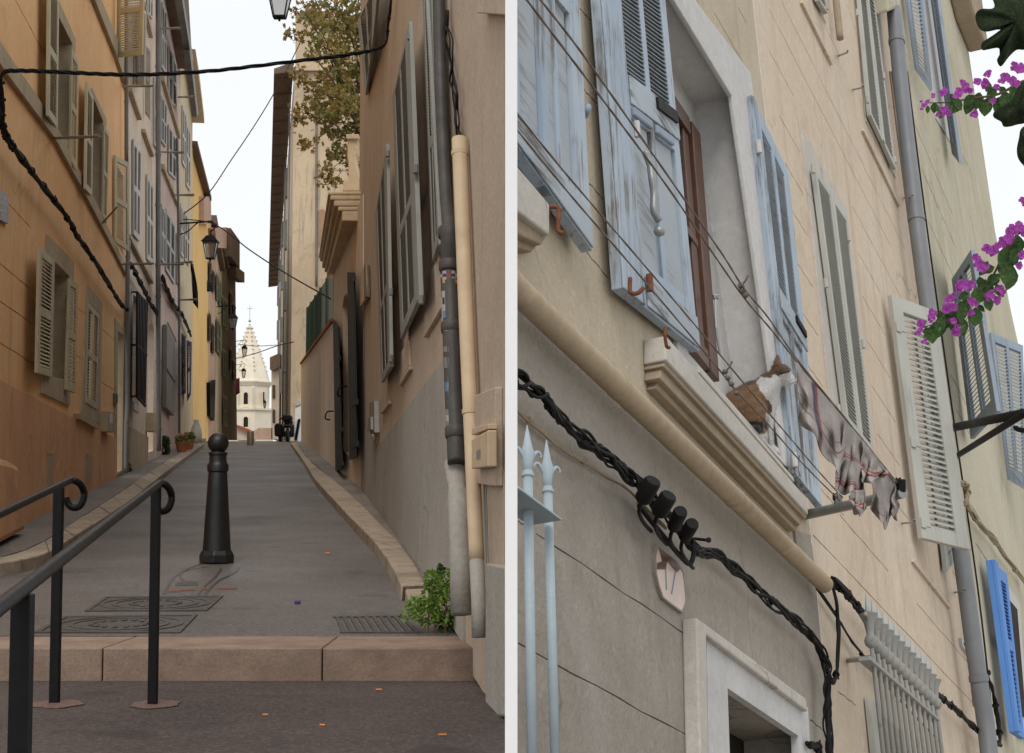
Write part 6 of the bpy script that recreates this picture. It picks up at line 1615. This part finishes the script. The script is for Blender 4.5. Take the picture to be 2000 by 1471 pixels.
towel('pale crumpled cloth at the far end of the line', [(1704,890),(1722,906),(1738,924),(1748,940),(1753,950)], [(1704,996),(1722,1022),(1733,1034),(1738,1000),(1756,1020)], .03, [('v',.86,.875,RD),('u',.9,.92,PU)], 8)
towel('narrow cloth tail with red stripe hanging below the middle cloth', [(1656,952),(1664,956),(1674,958),(1688,956)], [(1662,984),(1670,1002),(1680,1008),(1691,994)], -.03, [('v',.55,.62,RD),('v',.68,.75,RD)], 11)
# ---- lamp bracket, black rods at the right edge
o = thing('lamp_bracket', 'black iron wall bracket reaching in at the right edge', 'bracket', PF.at(1855,838,0))
MB().tube([PF.at(1853,837,.02), atD(2010,805,7.6)], [.03,.022], 10).build('arm', M_CABLE, o, smooth=True); MB().tube([PF.at(1862,895,.02), atD(2000,808,7.62)], [.02,.018], 8).build('brace', M_CABLE, o, smooth=True)
MB().tube(spline([atD(1983,832,7.7), atD(1986,838,7.7), atD(2004,842,7.7)],3), .012, 8).build('scroll', M_CABLE, o)

# ------------------------------------------------------------------ cat
ZC = 7.0
random.seed(3)
cm = MB()
def cp_(x, y, d=0): return atD(x, y, ZC+d)
def cap(a, b, ra, rb, n=6):
    k = n; P = [cp_(*a).lerp(cp_(*b), i/k) for i in range(k+1)]; rr_ = [(ra+(rb-ra)*i/k)*ZC/F for i in range(k+1)]
    for p, r in zip(P, rr_): ball(p, (r,r,r))
def ball(c, r, rot=None, n=14):
    vs = []; fs = []
    for i in range(n+1):
        th = math.pi*i/n
        for j in range(n):
            ph = 2*math.pi*j/n; v = RIGHT*(r[0]*math.sin(th)*math.cos(ph)) + FWD*(r[1]*math.sin(th)*math.sin(ph)) + UP*(r[2]*math.cos(th)); vs.append(V(c)+v)
    for i in range(n):
        for j in range(n): fs.append((i*n+j, i*n+(j+1)%n, (i+1)*n+(j+1)%n, (i+1)*n+j))
    cm.add(vs, fs)
px = ZC/F
ball(cp_(1527,731), (18*px,17*px,19*px)); ball(cp_(1521,726), (14*px,15*px,14*px)); ball(cp_(1541,739,-.006), (10*px,9*px,9*px)); ball(cp_(1547,741,-.006), (6.5*px,6*px,6*px)); ball(cp_(1540,746,-.006),(9*px,8*px,7*px)); ball(cp_(1536,725),(9*px,12*px,8*px))
cap((1516,738),(1500,752),17,22); cap((1500,752),(1490,765),23,26); cap((1503,764),(1500,792),19,19); cap((1500,792),(1503,812),16,8)
cap((1488,767),(1470,776),27,31); cap((1470,776),(1450,791),31,34); cap((1450,791),(1462,822),34,30); cap((1450,791),(1430,802),34,31)
for k in range(9):      # the upright ear
    f_ = k/8; ball(cp_(1518+1.2*f_, 716-19*f_, -.012), ((8.2-5.4*f_**1.5)*px, (4.5-2*f_)*px, 5*px), None, 10)
ball(cp_(1474,808,-.05), (25*px,22*px,34*px)); cap((1478,830,-.05),(1490,850,-.06),13,9); cap((1490,850,-.06),(1492,872,-.06),8,6)
cap((1506,800,-.02),(1505,840,-.03),9,5.5); cap((1505,840,-.03),(1507,872,-.03),5.5,5); cap((1507,872,-.03),(1517,881,-.05),5.5,6)
cap((1499,800,.04),(1497,840,.04),9,5.5); cap((1497,840,.04),(1499,880,.04),5.5,5.5)
cap((1430,806),(1450,838,-.05),9,8); cap((1450,838,-.05),(1478,838,-.12),8,8)
me = bpy.data.meshes.new('cat_raw'); me.from_pydata([tuple(p) for p in cm.v], [], cm.f)
tmp = bpy.data.objects.new('cat_raw', me); COL.objects.link(tmp)
rm = tmp.modifiers.new('r','REMESH'); rm.mode = 'VOXEL'; rm.voxel_size = .0034; rm.use_smooth_shade = True
smo = tmp.modifiers.new('s','SMOOTH'); smo.factor = .5; smo.iterations = 9
dg = bpy.context.evaluated_depsgraph_get(); dg.update()
me2 = bpy.data.meshes.new_from_object(tmp.evaluated_get(dg)); me2.name = 'cat'
bpy.data.objects.remove(tmp)
base = cp_(1505,885)
ca = me2.color_attributes.new('col','FLOAT_COLOR','POINT')
WPOLY = [(1486,735),(1505,739),(1512,731),(1521,734),(1532,729.5),(1544,724),(1560,730),(1556,756),(1530,760),(1526,766),(1526,792),(1518,815),(1508,806),(1507,789),(1493,773),(1484,761),(1478,747)]
def inpoly(x, y, P):
    r = False; n = len(P)
    for i in range(n):
        (x0,y0),(x1,y1) = P[i], P[i-1]
        if (y0 > y) != (y1 > y) and x < (x1-x0)*(y-y0)/(y1-y0)+x0: r = not r
    return r
BR, BRD, ORB, WH = (.20,.105,.05), (.085,.045,.025), (.36,.2,.1), (.92,.9,.87)
for i, v_ in enumerate(me2.vertices):
    p = v_.co; D = p.dot(FWD); X = CX+p.dot(RIGHT)/D*F; Y = CY-p.dot(UP)/D*F
    nz = noise.noise(V((X*.09,Y*.09,0)))*5
    white = inpoly(X+nz*.35, Y+nz*.25, WPOLY) or (Y > 806 and X > 1495+nz*.3) or (Y > 846 and X > 1484)
    if white: c_ = WH
    else:
        st = .5+.5*math.sin((X*.35+Y*.9)*.32+noise.noise(V((X*.03,Y*.03,1)))*4)
        if X < 1500 and Y > 752: c_ = tuple(a*(1-st*.5)+b*st*.5 for a,b in zip(ORB,BR))
        else: c_ = tuple(a*(1-st*.5)+b*st*.5 for a,b in zip(BR,BRD))
        if abs(X-1476) < 14 and abs(Y-833) < 11: c_ = (.02,.018,.016)
        if Y < 710: c_ = (.30,.16,.11)
    ca.data[i].color = (*c_,1)
    v_.co = p - base
for p in me2.polygons: p.use_smooth = True
mf = Mat('cat fur', .9, spec=.1).world(); vc = mf.n('ShaderNodeVertexColor'); vc.layer_name = 'col'
fz = mf.noise(180,3,.7,(1,1,2.5)); mf.color(mf.mix(mf.mul(mf.ramp(fz,.4,.8),.12), vc.outputs[0], lin(70,52,40))); mf.bump(fz,.9,.006)
mf.b.inputs['Sheen Weight'].default_value = .4
me2.materials.clear(); me2.materials.append(mf.m)
CAT = thing('cat', 'white and tabby brown cat sitting on the window sill looking right', 'cat', base)
co = bpy.data.objects.new('body', me2); COL.objects.link(co); co.parent = CAT
# short coat: small blades swept along the body
random.seed(9); fur = MB(); fcol = []
vsn = [(v_.co.copy(), v_.normal.copy(), tuple(ca.data[i].color)[:3]) for i, v_ in enumerate(me2.vertices)]
for co_, no_, c_ in vsn:
    for k in range(2):
        p = co_ + base + V((random.gauss(0,.002),random.gauss(0,.002),random.gauss(0,.002)))
        sweep = (no_*.55 + RIGHT*-.35 - UP*.75 + V((random.gauss(0,.25),random.gauss(0,.25),random.gauss(0,.25)))).normalized()
        L_ = random.uniform(.006,.012); w_ = sweep.cross(no_); w_ = w_.normalized()*.0011 if w_.length > 1e-5 else RIGHT*.0011
        fur.add([p-w_, p+w_, p+sweep*L_], [(0,1,2)]); j_ = random.uniform(.7,1.25); fcol += [tuple(min(1,x*j_) for x in c_)]*3
fur.col = fcol; fo = fur.build('fur', mf.m, CAT, kind='stuff')
for k in range(7):
    a = cp_(1545,744,-.035); b = a + V((random.uniform(-.015,.05), -.03, random.uniform(-.045,.005))); MB().tube([a, a.lerp(b,.5)+V((0,0,.004)), b], [.0006,.0005,.0003], 4).build('whisker', M_WHITE, CAT)
M_EYE = plain('cat eye', lin(26,22,18), .2); M_NOSE = plain('cat nose', lin(150,112,106), .5)
MB().tube(spline([cp_(1522,728,-.046),cp_(1531,728,-.048),cp_(1541,724.5,-.034)],3), .0042, 6).build('eye', M_EYE, CAT)
MB().lathe(cp_(1552.5,739,-.012), [(.001,-.004),(.004,0),(.001,.004)], 8).build('nose', M_NOSE, CAT)
MB().tube(spline([cp_(1551,747,-.03),cp_(1546,750,-.035),cp_(1541,750,-.04)],3), .0014, 5).build('mouth', M_EYE, CAT)

# ------------------------------------------------------------------ bougainvillea and fig leaves at the right edge
M_BRACT = leafmat('magenta bracts', [lin(186,76,186), lin(150,50,150), lin(216,134,212)], .4, 55)
M_BLEAF = leafmat('bougainvillea leaf', [lin(70,100,52), lin(52,78,44), lin(96,124,60)], .25, 12)
M_FIG = leafmat('dark fig leaf', [lin(46,56,38), lin(34,44,32), lin(60,68,44)], .12, 14); M_FIG.node_tree.nodes['Principled BSDF'].inputs['Roughness'].default_value = .85; M_FIG.node_tree.nodes['Principled BSDF'].inputs['Specular IOR Level'].default_value = .1
M_TWIG = plain('brown twig', lin(104,84,62), .8)
def leafblade(parent, c, L, W, ang, tilt, mat, name='leaf'):
    """pointed oval leaf with a fold along its midrib"""
    ux = (RIGHT*math.cos(ang)+UP*math.sin(ang)); uy = (-RIGHT*math.sin(ang)+UP*math.cos(ang)); uz = -FWD
    uy = (uy*math.cos(tilt)+uz*math.sin(tilt)); uz = ux.cross(uy).normalized()
    prof = [(0,0),(.12,.42),(.3,.92),(.5,1),(.7,.8),(.87,.4),(1,0)]
    vs = []; fs = []
    for t_, w_ in prof:
        m0 = c+ux*L*t_+uz*(-.10*L*math.sin(t_*2.6)); e = W/2*w_
        vs += [m0+uy*e+uz*e*.35, m0, m0-uy*e+uz*e*.35]
    for i in range(len(prof)-1):
        a = i*3; fs += [(a,a+3,a+4,a+1),(a+1,a+4,a+5,a+2)]
    return MB().add(vs,fs).build(name, mat, parent, smooth=True)
def bract(parent, x, y, D, size, ang0):
    c = atD(x,y,D); s_ = size*D/F
    m_ = MB()
    for k in range(3):
        a = ang0+k*2.09+random.uniform(-.3,.3); ux = RIGHT*math.cos(a)+UP*math.sin(a); uy = -RIGHT*math.sin(a)+UP*math.cos(a); f_ = -FWD
        vs = []; 
        for t_, w_ in ((0,.12),(.3,.75),(.6,.85),(.85,.45),(1.05,0)):
            m0 = c+ux*s_*t_*.6+f_*s_*(.35*t_-.25*t_*t_); e = s_*.42*w_; vs += [m0+uy*e+f_*e*.4, m0, m0-uy*e+f_*e*.4]
        m_.add(vs, [g for i in range(4) for g in ((i*3,i*3+3,i*3+4,i*3+1),(i*3+1,i*3+4,i*3+5,i*3+2))])
    return m_.build('bract_flower', M_BRACT, parent, smooth=True)
def branch(label, stem, flowers, leaves, D, seed):
    random.seed(seed)
    flowers = [(x,y,z*1.05) for x,y,z in flowers]; leaves = leaves + [(x+random.uniform(-14,14), y+random.uniform(-12,12), L*random.uniform(.5,.9), a+random.uniform(-50,50)) for x,y,L,a in leaves]
    t = thing('bougainvillea_branch', label, 'branch', atD(*stem[0],D))
    P = spline([atD(x,y,D) for x,y in stem],5); MB().tube(P, [.006-.0045*i/len(P) for i in range(len(P))], 6).build('stem', M_TWIG, t, smooth=True)
    for (x,y,sz) in flowers:
        bract(t, x, y, D-.03+random.uniform(-.04,.03), sz, random.uniform(0,6))
        for k in range(2): bract(t, x+random.uniform(-.5,.5)*sz, y+random.uniform(-.5,.5)*sz, D-.02+random.uniform(-.05,.03), sz*.8, random.uniform(0,6))
    for (x,y,L,a) in leaves:
        Lm = L*D/F; leafblade(t, atD(x,y,D+random.uniform(-.04,.04)), Lm, Lm*random.uniform(.62,.8), R(a), random.uniform(-.5,.5), M_BLEAF)
DB_ = 5.6
branch('upper bougainvillea branch with magenta bracts over the sky', [(2060,140),(1996,160),(1950,184),(1900,192),(1850,200),(1812,201)],
       [(1988,132,20),(1962,150,16),(1975,158,18),(1993,134,16),(1927,146,12),(1908,160,13),(1924,162,14),(1947,171,11),(1885,168,14),(1873,180,16),(1890,178,13),(1846,178,10),(1840,184,9),(1822,186,8),(1845,215,14),(1852,222,10),(1810,201,8),(1802,206,6),(1832,224,8),(1903,222,13),(1937,198,10),(1799,199,4),(1801,213,5)],
       [(1945,168,34,-120),(1962,178,38,-80),(1912,180,36,-100),(1898,192,34,-110),(1926,192,36,-95),(1872,192,32,-110),(1864,190,30,-60),(1826,200,22,-95),(1843,210,24,-110),(1812,206,16,-90),(1975,165,30,-60),(1955,188,34,-110),(1990,170,40,-100)], DB_, 31)
branch('lower bougainvillea branch with dense magenta bracts reaching down left', [(2070,420),(1996,450),(1960,500),(1935,545),(1900,580),(1860,620),(1800,640)],
       [(1975,455,22),(1988,445,22),(1955,478,18),(1940,490,18),(1928,485,15),(1970,470,16),(1913,515,18),(1920,525,15),(1908,502,12),(1878,555,18),(1873,566,14),(1898,555,14),(1855,583,15),(1850,602,17),(1860,598,12),(1898,590,15),(1895,612,12),(1935,575,16),(1953,565,15),(1943,585,13),(1820,610,14),(1818,617,10),(1857,627,14),(1865,650,13),(1797,636,13),(1793,650,11),(1806,667,8),(1818,628,7),(1995,500,14),(1990,520,12),(1868,640,10)],
       [(1965,480,48,-100),(1985,485,46,-120),(1960,505,44,-80),(1980,520,50,-105),(1930,510,34,-120),(1925,545,36,-100),(1915,560,40,-110),(1945,555,30,-60),(1880,590,42,-95),(1890,585,36,-120),(1875,618,40,-80),(1850,612,36,-100),(1838,622,42,-105),(1818,636,36,-85),(1835,618,26,-60),(1905,600,38,-90),(1925,580,30,-70),(1950,535,32,-130),(1870,610,38,-110),(1990,460,40,-100)], DB_, 37)
def figleaf(label, outline, D, seed, cen):
    c = atD(cen[0],cen[1],D-.03); pts = spline([atD(x,y,D+.02*math.sin(i*1.7+seed)) for i,(x,y) in enumerate(outline+[outline[0]])],5)[:-1]
    k = len(pts); m_ = MB(); mid = [p.lerp(c,.5)-FWD*.01 for p in pts]
    m_.add([c]+mid+pts, [(0,1+i,1+(i+1)%k) for i in range(k)]+[(1+i,1+k+i,1+k+(i+1)%k,1+(i+1)%k) for i in range(k)])
    o = m_.build('fig_leaf', M_FIG, smooth=True); s1_ = o.modifiers.new('solid','SOLIDIFY'); s1_.thickness = .002
    return tag(o, label, 'leaf', 'dark fig leaves')
figleaf('large dark lobed fig leaf at the top right corner', [(2010,-20),(1940,-20),(1942,14),(1916,18),(1905,30),(1910,52),(1925,62),(1950,58),(1963,62),(1962,74),(1948,78),(1922,80),(1916,92),(1922,98),(1950,94),(1952,108),(1947,118),(1955,130),(1970,112),(1985,98),(2010,86)], 5.2, 1, (1985,40))
figleaf('dark fig leaf edge below the upper bougainvillea', [(2010,150),(1990,168),(1975,196),(1945,215),(1940,228),(1955,238),(1962,248),(1985,244),(2010,230)], 5.3, 2, (1990,205))
figleaf('small dark fig leaf tip at the right edge', [(2010,240),(1994,252),(1990,270),(1986,290),(1988,308),(1998,322),(2010,325)], 5.25, 3, (2002,285))
branch('short bougainvillea sprig at the right edge of the sky', [(2060,380),(2000,388),(1994,392)], [(1994,390,10),(1998,398,9)], [], DB_, 41)
